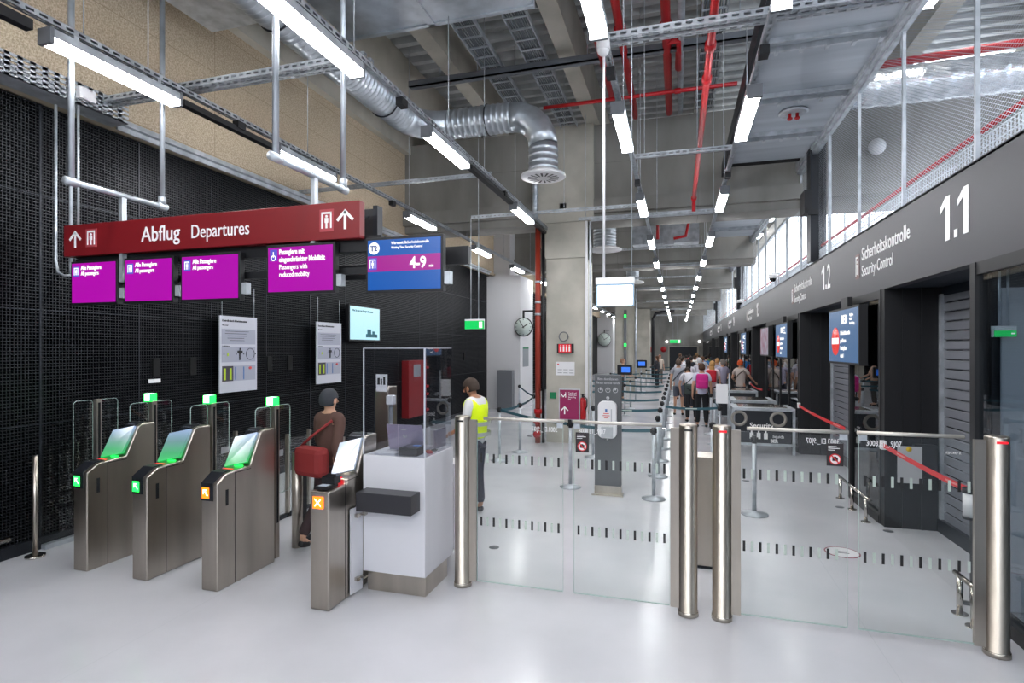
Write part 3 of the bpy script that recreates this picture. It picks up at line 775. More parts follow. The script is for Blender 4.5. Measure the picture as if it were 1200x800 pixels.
# ================================================================ SIGNS AND SCREENS
def arrow_up(m, cx, cz, s, at, face='front', d=.003, mi=0):
    def P(u, v):
        if face == 'front': return [(cx + u * s, at, cz + v * s), (cx + u * s, at - d, cz + v * s)]
        if face == 'left': return [(at, cx + u * s, cz + v * s), (at + d, cx + u * s, cz + v * s)]
    def poly(pts):
        a = [P(*p)[0] for p in pts]; b = [P(*p)[1] for p in pts]; n = len(pts)
        m.add(a + b, [tuple(range(n)), tuple(range(2 * n - 1, n - 1, -1))] + [(i, (i + 1) % n, (i + 1) % n + n, i + n) for i in range(n)], mi)
    poly([(-.07, -.5), (.07, -.5), (.07, .4), (-.07, .4)])
    poly([(0, .5), (0, .3), (.4, -.1), (.5, .0)])
    poly([(0, .5), (0, .3), (-.4, -.1), (-.5, .0)])
    return m
def gate_icon(m, cx, cz, s, at):
    m.box(cx - .3 * s, cx - .22 * s, at - .003, at, cz - .4 * s, cz + .4 * s).box(cx + .22 * s, cx + .3 * s, at - .003, at, cz - .4 * s, cz + .4 * s).box(cx - .3 * s, cx + .3 * s, at - .003, at, cz + .32 * s, cz + .42 * s)
    m.box(cx - .1 * s, cx + .1 * s, at - .003, at, cz - .12 * s, cz + .12 * s).box(cx - .05 * s, cx + .05 * s, at - .003, at, cz - .4 * s, cz - .1 * s)
    m.lathe([(0, -.002), (.07 * s, -.002), (.07 * s, 0), (0, 0)], cx, at, cz + .2 * s, 12, 0, 'y')
    return m
t = thing('departures_sign', 'long dark red sign reading Abflug Departures with white arrows at both ends', 'sign', (-4.25, 4.14, 3.03))
part('panel', MB().box(-5.98, -2.56, 4.10, 4.18, 3.03, 3.345), red_ban, t, .004)
part('mounting_rail', MB().box(-5.9, -2.4, 4.18, 4.26, 2.93, 3.06).box(-5.8, -2.0, 4.2, 4.24, 2.74, 2.80), black_m, t)
m = MB().text('Abflug', .205, (-4.95, 4.098, 3.125), 'front', .90, bold=.0012)
m.text('Departures', .18, (-4.35, 4.098, 3.125), 'front', .80)
arrow_up(m, -5.82, 3.2, .17, 4.1); arrow_up(m, -2.70, 3.195, .17, 4.1)
part('lettering', m, white_let, t)
part('pictogram_field', MB().rect(-5.60, 3.2, .15, .18, 4.1).rect(-2.88, 3.195, .14, .19, 4.1), red_ban2, t)
m = MB(); gate_icon(m, -5.60, 3.2, .17, 4.096); gate_icon(m, -2.88, 3.195, .17, 4.096)
part('pictogram', m, white_let, t)

def screen(name, lbl, x0, x1, z0, z1, y, mscr, cat='screen', grp=None, yaw=0.0):
    t = thing(name, lbl, cat, ((x0 + x1) / 2, y, z0), 0, grp)
    part('bezel', MB().box(x0, x1, y, y + .06, z0, z1), black_m, t, .004)
    part('panel', MB().box(x0 + .02, x1 - .02, y - .004, y, z0 + .022, z1 - .022), mscr, t)
    part('bracket', MB().box((x0 + x1) / 2 - .03, (x0 + x1) / 2 + .03, y + .06, y + .12, z0 + .1, 2.95).box(x1, x1 + .05, y + .02, y + .08, z0 + .06, z0 + .16), galv, t)
    return t
Y = 4.1
sc = [(-5.88, -5.26, 'leftmost'), (-5.17, -4.56, 'middle'), (-4.47, -3.79, 'right')]
for (x0, x1, w) in sc:
    t = screen('information_screen', '%s of the three magenta screens reading Alle Passagiere, below the red sign' % w, x0, x1, 2.535, 2.975, Y, scr_mag, grp='magenta screens under the departures sign')
    part('icon_field', MB().rect(x0 + .085, 2.87, .075, .10, Y - .005), scr_lil, t)
    m = MB().text('Alle Passagiere', .058, (x0 + .15, Y - .009, 2.885), 'front', .78, bold=.0004).text('All passengers', .055, (x0 + .15, Y - .009, 2.83), 'front', .75)
    gate_icon(m, x0 + .085, 2.87, .09, Y - .009)
    part('lettering', m, scr_let, t)
t = screen('information_screen', 'magenta screen for passengers with reduced mobility, right of the three alike screens', -3.50, -2.80, 2.575, 3.01, Y, scr_mag)
part('icon_field', MB().rect(-3.42, 2.92, .075, .10, Y - .005), scr_lil, t)
m = MB()
for i, (s_, b) in enumerate((('Passagiere mit', .0015), ('eingeschränkter Mobilität', .0015), ('Passengers with', 0), ('reduced mobility', 0))):
    m.text(s_, .063, (-3.36, Y - .009, 2.925 - i * .066), 'front', .72, bold=b)
m.torus((-3.42, Y - .01, 2.895), .022, .004, 'y', 16, 5).box(-3.425, -3.417, Y - .01, Y - .007, 2.90, 2.95)
part('lettering', m, scr_let, t)
t = screen('information_screen', 'blue screen showing T2 and waiting time 4-9 min, right of the red sign', -2.50, -1.80, 2.56, 3.02, Y, scr_blue)
part('icon_field', MB().box(-2.48, -1.82, Y - .007, Y - .004, 2.735, 2.865), mat('magenta_bar', '000000', .3, 0, 'a0108c', 1), t)
part('logo_disc', MB().lathe([(0, -.003), (.05, -.003), (.05, 0), (0, 0)], -2.42, Y - .004, 2.93, 24, 0, 'y'), scr_let, t)
part('logo_lettering', MB().text('T2', .062, (-2.453, Y - .009, 2.908), 'front', .95, bold=.0015), mat('blue_letter', '0b3c80', .5), t)
m = MB().text('Wartezeit Sicherheitskontrolle', .034, (-2.26, Y - .009, 2.955), 'front', .8).text('Waiting Time Security Control', .028, (-2.26, Y - .009, 2.92), 'front', .8)
m.text('4-9', .13, (-2.09, Y - .009, 2.755), 'front', .85, bold=.003).text('min', .035, (-1.92, Y - .009, 2.757), 'front', .8)
part('lettering', m, scr_let, t)
part('pictogram_field', MB().rect(-2.43, 2.80, .075, .1, Y - .007), mat('pale_blue_icon', '000', .5, 0, '4f7fd0', 1) if False else scr_lil, t)
m = MB(); gate_icon(m, -2.43, 2.80, .09, Y - .011); part('pictogram', m, scr_let, t)
t = thing('rear_display', 'black back of a display behind the right end of the red sign', 'screen', (-2.6, 4.5, 2.75))
part('mount', MB().box(-2.9, -2.84, 4.18, 4.42, 2.95, 3.05), black_m, t)
part('housing', MB().box(-3.15, -2.56, 4.4, 4.46, 2.98, 3.35).box(-3.3, -2.4, 4.42, 4.47, 2.72, 2.86), black_m, t, .006)
part('rim', MB().box(-2.6, -2.555, 4.38, 4.47, 2.96, 3.37).box(-3.0, -2.65, 4.395, 4.4, 3.27, 3.29), dark_frame, t)
single('screen_spine', MB().box(-2.0, -1.7, 4.4, 4.46, 2.82, 2.97).box(-2.15, -2.1, 4.24, 4.46, 2.74, 2.9).box(-2.15, -1.95, 4.4, 4.46, 2.82, 2.9), black_m, 'small black box behind the right edge of the blue screen', 'box')

# posters on wires and the pale wall screen
def poster(y0, y1, z0, z1, lbl):
    t = thing('hanging_poster', lbl, 'poster', (-6.25, (y0 + y1) / 2, z0), 0)
    part('board', MB().box(-6.26, -6.24, y0, y1, z0, z1), mat('poster_white', 'b9bbc4', .5), t)
    part('wire', MB().cyl(-6.25, y0 + .05, z1, z1 + .45, .004, 6).cyl(-6.25, y1 - .05, z1, z1 + .45, .004, 6), galv, t)
    w = y1 - y0; h = z1 - z0; X = -6.24
    g_ = MB().rect((y0 + y1) / 2, z1 - h * .27, w * .9, h * .2, X, 'left').rect((y0 + y1) / 2, z1 - h * .505, w * .9, h * .2, X, 'left').rect((y0 + y1) / 2 + w * .15, z1 - h * .755, w * .6, h * .2, X, 'left')
    part('print_field', g_, mat('poster_grey', '9a9dab', .6), t)
    m = MB().text('Kontrolle durch Sicherheitsscanner', .042, (X + .001, y0 + w * .06, z1 - h * .075), 'left', .8, bold=.001)
    m.text('Was ist das?', .026, (X + .001, y0 + w * .06, z1 - h * .13), 'left', .85)
    m.text('So funktioniert es', .022, (X + .001, y0 + w * .06, z1 - h * .40), 'left', .85)
    for i in range(5): m.rect(y0 + w * (.45 - .04 * (i % 2)), z1 - h * (.20 + .03 * i), w * (.62 - .06 * i), .006, X + .003, 'left')
    cy = y0 + w * .52; cz = z1 - h * .50
    m.ell((X + .006, cy, cz + .075), (.004, .014, .018), 10, 6)
    m.box(X + .003, X + .006, cy - .022, cy + .022, cz - .0, cz + .055).box(X + .003, X + .006, cy - .02, cy - .004, cz - .09, cz).box(X + .003, X + .006, cy + .004, cy + .02, cz - .09, cz)
    m.box(X + .003, X + .006, cy - .05, cy - .022, cz + .01, cz + .05).box(X + .003, X + .006, cy + .022, cy + .05, cz + .01, cz + .05)
    m.torus((X + .006, y0 + w * .8, cz), .085, .004, 'x', 24, 5)
    for q in (.1, .42, .62, .95): m.ell((X + .005, y0 + w * q, cz), (.003, .01, .01), 8, 5)
    part('print', m, dark_let, t)
    part('photo_print', MB().rect(y0 + w * .2, z1 - h * .755, w * .28, h * .2, X, 'left', .004), mat('photo_dark', '3b3740', .6), t)
    part('photo_accent', MB().rect(y0 + w * .12, z1 - h * .76, w * .05, h * .15, X + .004, 'left', .002).rect(y0 + w * .27, z1 - h * .76, w * .05, h * .15, X + .004, 'left', .002).rect(y0 + w * .2, z1 - h * .505, w * .04, h * .04, X + .004, 'left', .002), mat('lime_print', 'a8c22a', .6), t)
    part('screen_print', MB().rect(y0 + w * .40, z1 - h * .755, w * .025, h * .17, X + .004, 'left').rect(y0 + w * .62, z1 - h * .755, w * .025, h * .17, X + .004, 'left'), mat('blue_print', '5476ad', .6), t)
    part('alert_print', MB().ell((X + .005, y0 + w * .8, z1 - h * .69), (.003, .035, .022), 10, 6), mat('red_print', 'cc4a4a', .6), t)
poster(6.37, 7.10, 1.46, 2.57, 'larger white information poster hanging on wires before the black grille')
poster(8.58, 9.35, 1.45, 2.58, 'second white information poster on wires, left of the pale glowing screen')
t = thing('wall_screen', 'pale blue-white screen glowing on the black grille wall', 'screen', (-6.25, 10.2, 2.2))
part('bezel', MB().box(-6.32, -6.255, 9.63, 10.84, 2.25, 2.98), black_m, t)
part('panel', MB().box(-6.255, -6.25, 9.67, 10.80, 2.28, 2.95), scr_cy, t)
m = MB().text('Was Sie über das Passagieraufkommen', .062, (-6.248, 9.75, 2.85), 'left', .8)
m.box(-6.249, -6.246, 10.25, 10.7, 2.33, 2.40).box(-6.249, -6.246, 10.3, 10.45, 2.40, 2.5).box(-6.249, -6.246, 10.5, 10.6, 2.4, 2.46)
part('print', m, mat('teal_print', '23606e', .5), t)
# small fittings on the grille
for i, (y, l) in enumerate(((3.63, 'small black wall slot leftmost on the grille'), (5.5, 'small black wall slot with a red-white label'), (6.06, 'small black wall slot left of the larger poster'), (7.55, 'black wall slot right of the larger poster'), (8.05, 'black wall slot between the two posters'), (16.2, 'black wall slot left of the white wall box'))):
    z = 1.85
    t = thing('wall_slot', l, 'wall fitting', (WX + .02, y, z))
    part('plate', MB().box(WX + .003, WX + .03, y - .05, y + .05, z - .12, z + .12), black_back, t)
    if i == 1: part('sticker', MB().box(WX + .03, WX + .033, y - .12, y + .05, z - .19, z - .14), white_pl, t)

# BER screens hung on the band
def ber(y0, y1, lbl):
    t = thing('security_screen', lbl, 'screen', (2.2, (y0 + y1) / 2, 1.88))
    part('bezel', MB().box(2.2, 2.3, y0, y1, 1.88, 2.66), black_m, t, .004)
    part('panel', MB().box(2.196, 2.2, y0 + .03, y1 - .03, 1.91, 2.63), scr_ber, t)
    part('bracket', MB().box(2.22, 2.28, (y0 + y1) / 2 - .15, (y0 + y1) / 2 + .15, 2.66, 2.80), black_m, t)
    yc = y1 - (y1 - y0) * .26
    d = MB().lathe([(0, -.003), (.2, -.003), (.2, 0), (0, 0)], 2.196, yc, 2.2, 32, 0, 'x')
    part('stop_disc', d, scr_red, t)
    m = MB().box(2.19, 2.193, yc - .17, yc + .17, 2.16, 2.25)
    m.text('BER', .17, (2.192, y0 + (y1 - y0) * .52, 2.44), 'right', .9, bold=.002)
    for i, s_ in enumerate(('Flughafen', 'Berlin', 'Brandenburg')): m.text(s_, .05, (2.192, y0 + (y1 - y0) * .26, 2.53 - i * .055), 'right', .8)
    for i, s_ in enumerate(('Sicherheitskontrolle', 'geschlossen', 'Security lane', 'closed')): m.text(s_, .075, (2.192, y0 + (y1 - y0) * .56, 2.29 - i * .105), 'right', .72, bold=.001)
    part('lettering', m, scr_let, t)
ber(7.98, 9.43, 'slate blue BER screen with red stop disc, nearest under the band')
ber(12.77, 14.2, 'second slate blue BER screen with red stop disc, further along the band')
ber(20.1, 21.6, 'third small BER screen with red stop disc far along the band')
ber(27.5, 29.0, 'farthest BER screen with red stop disc under the band')
t = thing('promo_screen', 'pinkish picture screen hanging under the band between two BER screens', 'screen', (2.2, 16.1, 1.9))
part('bezel', MB().box(2.2, 2.3, 15.3, 16.7, 1.9, 2.66), black_m, t)
part('panel', MB().box(2.196, 2.2, 15.34, 16.66, 1.93, 2.63), noisy('promo_picture', 'a7607f', 'c6ccd8', 5, .3), t)

# clocks
def clock(x, y, z, r, lbl):
    t = thing('wall_clock', lbl, 'clock', (x, y, z))
    part('rim', MB().torus((x, y, z), r, .02, 'y', 32, 8).lathe([(0, -.03), (r, -.03), (r, .05), (0, .05)], x, y, z, 32, 0, 'y'), black_m, t)
    part('dial', MB().lathe([(0, -.034), (r - .015, -.034), (r - .015, -.03)], x, y, z, 32, 0, 'y'), mat('clock_dial', 'd4e0da', .3), t)
    m = MB()
    for k in range(12):
        a = k * PI / 6
        c, s_ = math.sin(a), math.cos(a)
        m.add([(x + c * (r * .78) - s_ * .01, y - .037, z + s_ * (r * .78) + c * .01), (x + c * (r * .78) + s_ * .01, y - .037, z + s_ * (r * .78) - c * .01), (x + c * (r * .9) + s_ * .01, y - .037, z + s_ * (r * .9) - c * .01), (x + c * (r * .9) - s_ * .01, y - .037, z + s_ * (r * .9) + c * .01)], [(0, 1, 2, 3)])
    part('hour_marks', m, dark_let, t)
    for (nm, a, L, w) in (('hour_hand', math.radians(58), r * .62, .016), ('minute_hand', math.radians(-32), r * .82, .011)):
        c, s_ = math.sin(a), math.cos(a)
        part(nm, MB().add([(x - s_ * w - c * .05, y - .04, z + c * w - s_ * .05), (x + s_ * w - c * .05, y - .04, z - c * w - s_ * .05), (x + c * L + s_ * w, y - .04, z + s_ * L - c * w), (x + c * L - s_ * w, y - .04, z + s_ * L + c * w)], [(0, 1, 2, 3)]), dark_let, t)
    part('arm', MB().box(x - .03, x + .03, y - .02, y + .04, z + r, z + r + .26).box(x - .03, x + .42, y - .02, y + .04, z + r + .2, z + r + .26), black_m, t)
clock(-5.05, 18.3, 2.83, .31, 'round clock on a black arm beside the white wall box')
clock(-5.85, 46.5, 2.83, .55, 'distant round clock on a black arm far down the left wall')

# column fittings
t = thing('column_display', 'small red illuminated display with white figures on the concrete column', 'display', (-2.4, 12.1, 2.0))
part('housing', MB().box(-2.56, -2.2, 12.05, 12.15, 2.0, 2.2), black_m, t)
part('panel', MB().box(-2.52, -2.24, 12.045, 12.05, 2.01, 2.19), mat('red_panel', 'c01522', .4, 0, 'c01522', .6), t)
m = MB()
for k in range(4): m.box(-2.49 + k * .065, -2.455 + k * .065, 12.04, 12.044, 2.03, 2.14).ell((-2.4725 + k * .065, 12.042, 2.16), (.014, .002, .014), 8, 5)
part('figures', m, white_let, t)
t = thing('column_notice', 'white notice sheet taped on the concrete column below the red display', 'notice', (-2.4, 12.1, 1.5))
part('sheet', MB().box(-2.60, -2.18, 12.135, 12.148, 1.50, 1.80), white_pl, t)
m = MB()
for k in range(6): m.box(-2.56 + (k % 3) * .13, -2.46 + (k % 3) * .13, 12.132, 12.135, 1.55 + (k // 3) * .07, 1.56 + (k // 3) * .07)
part('print', m, grey_pl, t)
part('print_mark', MB().box(-2.57, -2.53, 12.13, 12.135, 1.73, 1.76), mat('red_print', 'cc4a4a', .6), t)
single('cable_ring', MB().torus((-2.42, 12.1, 2.36), .10, .012, 'y', 24, 6), grey_pl, 'grey cable loop hanging on the concrete column above the red display', 'cable')
single('wall_camera_bracket', MB().box(-2.55, -2.3, 12.1, 12.15, 5.2, 5.28).box(-2.5, -2.35, 12.05, 12.1, 5.18, 5.3), grey_pl, 'small grey bracket on the concrete column near its top', 'bracket')
t = thing('rust_red_pipe', 'rust red riser pipe standing at the left of the concrete column', 'pipe', (-2.97, 12.0, 0))
part('pipe', MB().cyl(-2.98, 12.0, 0.0, 4.88, .06, 16), rust_pipe, t)
part('clamp', MB().cyl(-2.98, 12.0, 3.55, 3.6, .068, 16).cyl(-2.98, 12.0, 3.1, 3.15, .068, 16).cyl(-2.98, 12.0, 2.83, 2.88, .068, 16), galv, t)
part('valve', MB().lathe([(0, -.12), (.075, -.12), (.075, .02), (0, .02)], -2.98, 11.98, .5, 14, 0, 'y').lathe([(0, -.12), (.075, -.12), (.075, .02), (0, .02)], -2.98, 11.98, .2, 14, 0, 'y').cyl(-2.98, 12.0, .65, .75, .085, 16), red_pipe, t)
single('downpipe', MB().cyl(-2.87, 12.05, 0.0, 4.88, .035, 12), black_m, 'black pipe between the rust red riser and the concrete column', 'pipe')
t = thing('column_conduits', 'pair of pale conduits running up the right edge of the concrete column', 'conduit', (-1.85, 12.1, 0))
part('conduit', MB().box(-1.93, -1.88, 12.06, 12.12, 0, 4.9), white_pl, t)
part('conduit', MB().box(-1.85, -1.81, 12.1, 12.16, 0, 4.9), galv, t)
m = MB().box(-2.50, -2.40, 12.14, 12.15, .95, 1.08)
single('green_safety_sign', MB().box(-2.74, -2.60, 12.135, 12.149, .98, 1.12), mat('safety_green', '0f7a4c', .5), 'small green safety sign low on the concrete column', 'sign')
t = thing('fire_extinguisher', 'red fire extinguisher with black hose beside the concrete column', 'fire extinguisher', (-2.0, 11.95, 0.55))
part('cylinder', MB().lathe([(0, 0), (.07, .01), (.075, .05), (.075, .4), (.05, .46), (.02, .48), (0, .48)], -1.98, 12.02, .55, 18), red_pipe, t)
part('valve_head', MB().box(-2.0, -1.96, 12.0, 12.04, 1.03, 1.09).box(-2.03, -1.92, 12.01, 12.03, 1.09, 1.11), black_m, t)
part('hose', MB().tube([(-1.95, 12.0, 1.06), (-1.88, 11.98, 1.0), (-1.88, 11.98, .85), (-1.92, 11.96, .75)], .012, 6), black_m, t)
part('wall_hook', MB().box(-2.0, -1.96, 12.08, 12.16, .95, 1.02), grey_pl, t)
# second column strip with green leds
t = thing('column_light_strip', 'slim grey strip with two green lamps on the second concrete column', 'signal', (-2.35, 26.5, 1.5))
part('strip', MB().box(-2.42, -2.30, 26.5, 26.6, 1.3, 3.9), grey_pl, t)
part('lamp', MB().box(-2.41, -2.31, 26.48, 26.5, 3.55, 3.68), em_green, t); part('lamp', MB().box(-2.41, -2.31, 26.48, 26.5, 2.2, 2.33), em_green, t)
single('column_conduit', MB().cyl(-1.87, 26.5, 0, 4.9, .05, 10), galv, 'grey conduit along the right edge of the second concrete column', 'conduit')
t = thing('downpipe', 'black downpipe with curved top right of the third concrete column', 'pipe', (-1.7, 41.2, 0))
part('pipe', MB().tube([(-1.7, 41.2, 0), (-1.7, 41.2, 4.2), (-1.5, 41.2, 4.6), (-1.1, 41.2, 4.7), (-.2, 41.2, 4.75)], .11, 12), black_m, t)
for x in (-3.5, -2.4): single('no_entry_sign', MB().lathe([(0, -.03), (.28, -.03), (.28, 0), (0, 0)], x + 1.1, YF, 2.0, 20, 0, 'y'), red_pipe, 'small round red sign on the far wall, %s of two' % ('left' if x == -3.5 else 'right'), 'sign')
for (x, l) in ((-1.0, 'left'), (2.0, 'right')): single('far_wall_lamp', MB().ell((x, YF - .15, 2.75), (.14, .14, .14), 12, 8), emis('far_lamp', 'ffffff', 2), 'small white lamp on the far wall, %s of the dark door' % l, 'lamp')
# box notice and grey panel near the wall box
t = thing('box_notice', 'small framed notice on the side of the white wall box', 'notice', (-5.2, 18.9, 1.6))
part('sheet', MB().box(-5.2, -5.19, 18.75, 19.5, 1.45, 2.15), mat('notice_grey', '8c9296', .6), t)
part('header', MB().box(-5.19, -5.187, 18.75, 19.5, 2.08, 2.15), mat('safety_green', '0f7a4c', .5), t)
single('grey_locker', MB().box(-5.95, -5.4, 18.1, 18.38, 0, 1.35), grey_pl, 'grey cabinet standing before the white wall box', 'cabinet', bevel=.01)
# red fire cabinet on the left wall
t = thing('fire_cabinet', 'tall dark red fire cabinet on the left wall, seen through the acrylic screen', 'cabinet', (WX + .1, 12.5, .4))
part('body', MB().box(WX + .01, WX + .2, 12.1, 13.1, .4, 1.8), mat('cabinet_red', '8c1418', .4), t, .01)
part('label', MB().rect(12.55, 1.55, .38, .3, WX + .2, 'left'), mat('notice_grey', '8c9296', .6), t)
part('hinge', MB().box(WX + .2, WX + .25, 12.98, 13.12, 1.58, 1.64).box(WX + .2, WX + .25, 12.98, 13.12, 1.1, 1.16).box(WX + .2, WX + .25, 12.98, 13.12, .9, .96).box(WX + .2, WX + .25, 12.98, 13.12, .5, .56), red_pipe, t)
# ================================================================ TICKET READERS AND LANES
def reader(xl, lbl, state, flat=False):
    xr = xl + .175
    t = thing('ticket_reader', lbl, 'ticket reader', (xl + .0875, 4.2, 0), 0, 'steel ticket readers')
    if flat: prof = [(3.82, 0), (3.82, .95), (4.06, .955), (4.10, 1.0), (4.24, 1.02), (4.37, 1.30), (4.41, 1.32), (4.56, 1.32), (4.56, 0)]
    else: prof = [(3.85, 0), (3.85, .93), (3.96, 1.0), (4.24, 1.02), (4.37, 1.30), (4.41, 1.32), (4.56, 1.32), (4.56, 0)]
    part('body', MB().prism([(p[0], p[1]) for p in prof], xl, xr, 'x'), steel, t, .012, seg=3)
    fy = prof[0][0]
    if not flat:
        part('front_cap', MB().prism([(3.845, .78), (3.845, .935), (3.955, 1.008), (4.05, 1.014), (4.05, 1.0), (3.96, .99), (3.853, .925), (3.853, .78)], xl + .004, xr - .045, 'x'), dark_frame, t)
    part('side_seam', MB().box(xr + .0005, xr + .002, 4.045, 4.05, .01, 1.0).box(xr + .0005, xr + .0025, 4.05, 4.24, .985, .99), dark_frame, t)
    if not flat: part('side_slot', MB().box(xr, xr + .003, 3.94, 3.97, .72, .86), black_m, t, .002)
    lx0, lx1 = (xl + .012, xl + .09) if not flat else (xl + .03, xl + .125)
    lm = em_green if state == 'green' else em_orange
    s = part('status_light', MB().box(lx0, lx1, fy - .007, fy - .001, .80, .895) if not flat else MB().box(lx0, lx1, fy - .007, fy - .001, .815, .91), lm, t)
    m = MB(); cx = (lx0 + lx1) / 2; cz = .8475 if not flat else .8625
    if flat or state == 'orange' and flat:
        for sg in (1, -1): m.add([(cx - .028, fy - .009, cz - .028 * sg - .006), (cx - .028, fy - .009, cz - .028 * sg + .008), (cx + .028, fy - .009, cz + .028 * sg + .008), (cx + .028, fy - .009, cz + .028 * sg - .006)], [(0, 1, 2, 3)])
    else:
        m.add([(cx - .025, fy - .009, cz + .03), (cx + .02, fy - .009, cz + .03), (cx - .025, fy - .009, cz - .015)], [(0, 1, 2)])
        m.add([(cx - .01, fy - .009, cz + .012), (cx + .0, fy - .009, cz + .02), (cx + .03, fy - .009, cz - .02), (cx + .02, fy - .009, cz - .03)], [(0, 1, 2, 3)])
    part('arrow_mark', m, scr_let if state == 'green' else emis('pale_mark', 'fff2d0', 3), s)
    # sloping reading plate
    c = [(xl - .005, 4.12, 1.015), (xr - .03, 4.225, 1.045), (xr - .03, 4.36, 1.30), (xl - .005, 4.25, 1.265)]
    nx = Vector((0, -.9, .42)) * .012
    vs = [Vector(p) for p in c]; vv = [p + nx for p in vs] + [p - nx for p in vs]
    part('reading_plate', MB().add(vv, [(0, 1, 2, 3), (7, 6, 5, 4), (0, 4, 5, 1), (1, 5, 6, 2), (2, 6, 7, 3), (3, 7, 4, 0)]), plate_glow if not flat else plate_idle_glow, t)
    if not flat:
        part('scanner_light', MB().box(xl + .05, xr - .04, 4.17, 4.19, 1.018, 1.026), em_green, t)
    part('scanner_window', MB().box(xl + .02, xl + .12, 4.03, 4.09, 1.0, 1.012), em_red if not flat else em_red, t)
    dsp = part('small_display', MB().prism([(4.352, 1.27), (4.349, 1.275), (4.372, 1.318), (4.376, 1.312)], xl + .03, xr - .05, 'x'), scr_lil if False else emis('tiny_display', 'dfe8ff', 1.0), t)
    part('top_hood', MB().prism([(4.345, 1.26), (4.36, 1.31), (4.40, 1.335), (4.46, 1.335), (4.46, 1.31), (4.41, 1.318)], xl + .004, xr - .04, 'x'), dark_frame, t)
    return t
reader(-5.49, 'leftmost steel ticket reader, green arrow on its front', 'green')
reader(-4.76, 'second steel ticket reader from the left, green arrow on its front', 'green')
reader(-3.97, 'third steel ticket reader, orange arrow on its front', 'orange')
reader(-2.84, 'rightmost steel ticket reader beside the white counter, orange cross on its front', 'orange', True)
t = thing('document_scanner', 'small black scanner resting on top of the rightmost ticket reader', 'scanner', (-2.75, 3.93, .955))
part('base', MB().box(-2.81, -2.70, 3.85, 4.0, .957, .985), black_m, t, .004)
part('hood', MB().prism([(3.93, .985), (3.93, 1.04), (4.02, 1.05), (4.02, .985)], -2.81, -2.69, 'x'), black_g, t)
part('window', MB().box(-2.79, -2.72, 3.86, 3.92, .985, .987), mat('scanner_glass', 'c9d4e2', .1), t)

def lane_post(x, lbl, light=True, y=4.66):
    t = thing('lane_gate_post', lbl, 'gate post', (x, y, 0), 0, 'slim glass-wing gate posts')
    part('post', MB().box(x - .02, x + .035, y - .03, y + .03, 0, 1.53), steel, t, .006)
    part('wing_slot', MB().box(x + .0355, x + .037, y - .014, y + .014, .35, 1.49), black_back, t)
    if light:
        part('status_lamp', MB().box(x - .055, x + .02, y - .05, y - .03, 1.535, 1.61).box(x - .055, x + .02, y - .03, y + .03, 1.535, 1.61), emis('post_lamp', 'b8ffcf', 4), t)
        part('lamp_rim', MB().box(x - .06, x + .025, y - .052, y + .032, 1.525, 1.535).box(x - .06, x - .055, y - .052, y + .032, 1.535, 1.61).box(x + .02, x + .025, y - .052, y + .032, 1.535, 1.61), em_green, t)
    w = MB()
    def rr(y0, y1, z0, z1, r=.04):
        pts = []
        for (cy, cz, a0) in ((y1 - r, z1 - r, 0), (y0 + r, z1 - r, 90), (y0 + r, z0 + r, 180), (y1 - r, z0 + r, 270)):
            for k in range(5): a = math.radians(a0 + k * 22.5); pts.append((cy + r * math.cos(a), cz + r * math.sin(a)))
        return pts
    gp = part('glass_wing', MB().prism(rr(4.42, 4.63, .62, 1.52), x - .028, x - .02, 'x'), glass, t)
    gp2 = part('glass_wing', MB().prism(rr(4.70, 4.92, .62, 1.52), x - .028, x - .02, 'x'), glass, t)
    for q, (a, b) in ((gp, (4.42, 4.63)), (gp2, (4.70, 4.92))):
        loop = [(x - .024, p[0], p[1]) for p in rr(a, b, .62, 1.52)]
        part('glass_edge', MB().tube(loop + [loop[0]], .0035, 5), glass_edge, q)
    return t
lane_post(-6.28, 'leftmost slim steel gate post with glass wings, without a lamp', False)
lane_post(-5.47, 'slim steel gate post with green lamp behind the leftmost reader')
lane_post(-4.67, 'slim steel gate post with green lamp behind the second reader')
lane_post(-3.88, 'slim steel gate post with green lamp behind the third reader')
# low rear bollards and glass guides behind each reader
for i, (x, l) in enumerate(((-5.47, 'first'), (-4.67, 'second'), (-3.88, 'third'))):
    t = thing('lane_guide_rail', 'low glass guide rail with round steel end behind the %s reader' % l, 'guide rail', (x, 5.4, 0))
    part('end_bollard', MB().cyl(x + .02, 4.98, 0, 1.0, .055, 20), steel, t)
    part('end_plate', MB().box(x + .005, x + .035, 5.03, 5.12, 0, 1.0), black_m, t)
    for k in range(3): part('post', MB().box(x - .02, x + .02, 5.4 + k * .42, 5.44 + k * .42, 0, 1.03), steel, t)
    part('glass_panel', MB().box(x - .005, x + .005, 5.13, 6.28, .08, .97), glass, t)
    part('base_rail', MB().box(x - .02, x + .02, 5.13, 6.3, 0, .05), dark_frame, t)
    part('sticker', MB().box(x + .005, x + .007, 5.2, 5.35, .78, .86).box(x + .005, x + .007, 5.6, 5.75, .78, .86), mat('grey_sticker', '9a9aa0', .6), t)
for (x, y, l) in ((-3.0, 5.75, 'reader unit standing behind the rightmost reader, with a pictogram card'),):
    t = thing('exit_reader', 'steel ' + l, 'ticket reader', (x, y, 0))
    part('body', MB().prism([(5.7, 0), (5.7, 1.62), (5.74, 1.66), (5.9, 1.66), (5.9, 0)], -3.36, -3.18, 'x'), steel, t, .01)
    part('card', MB().box(-3.34, -3.2, 5.693, 5.698, 1.66, 1.8).box(-3.34, -3.2, 5.698, 5.71, 1.6, 1.8), white_pl, t)
    part('card_print', MB().box(-3.32, -3.29, 5.69, 5.693, 1.68, 1.76).box(-3.28, -3.26, 5.69, 5.693, 1.68, 1.75).box(-3.245, -3.22, 5.69, 5.693, 1.68, 1.77), dark_let, t)
t = thing('sensor_pole', 'white sensor head on a grey pole behind the acrylic screen', 'sensor', (-2.9, 5.3, 0))
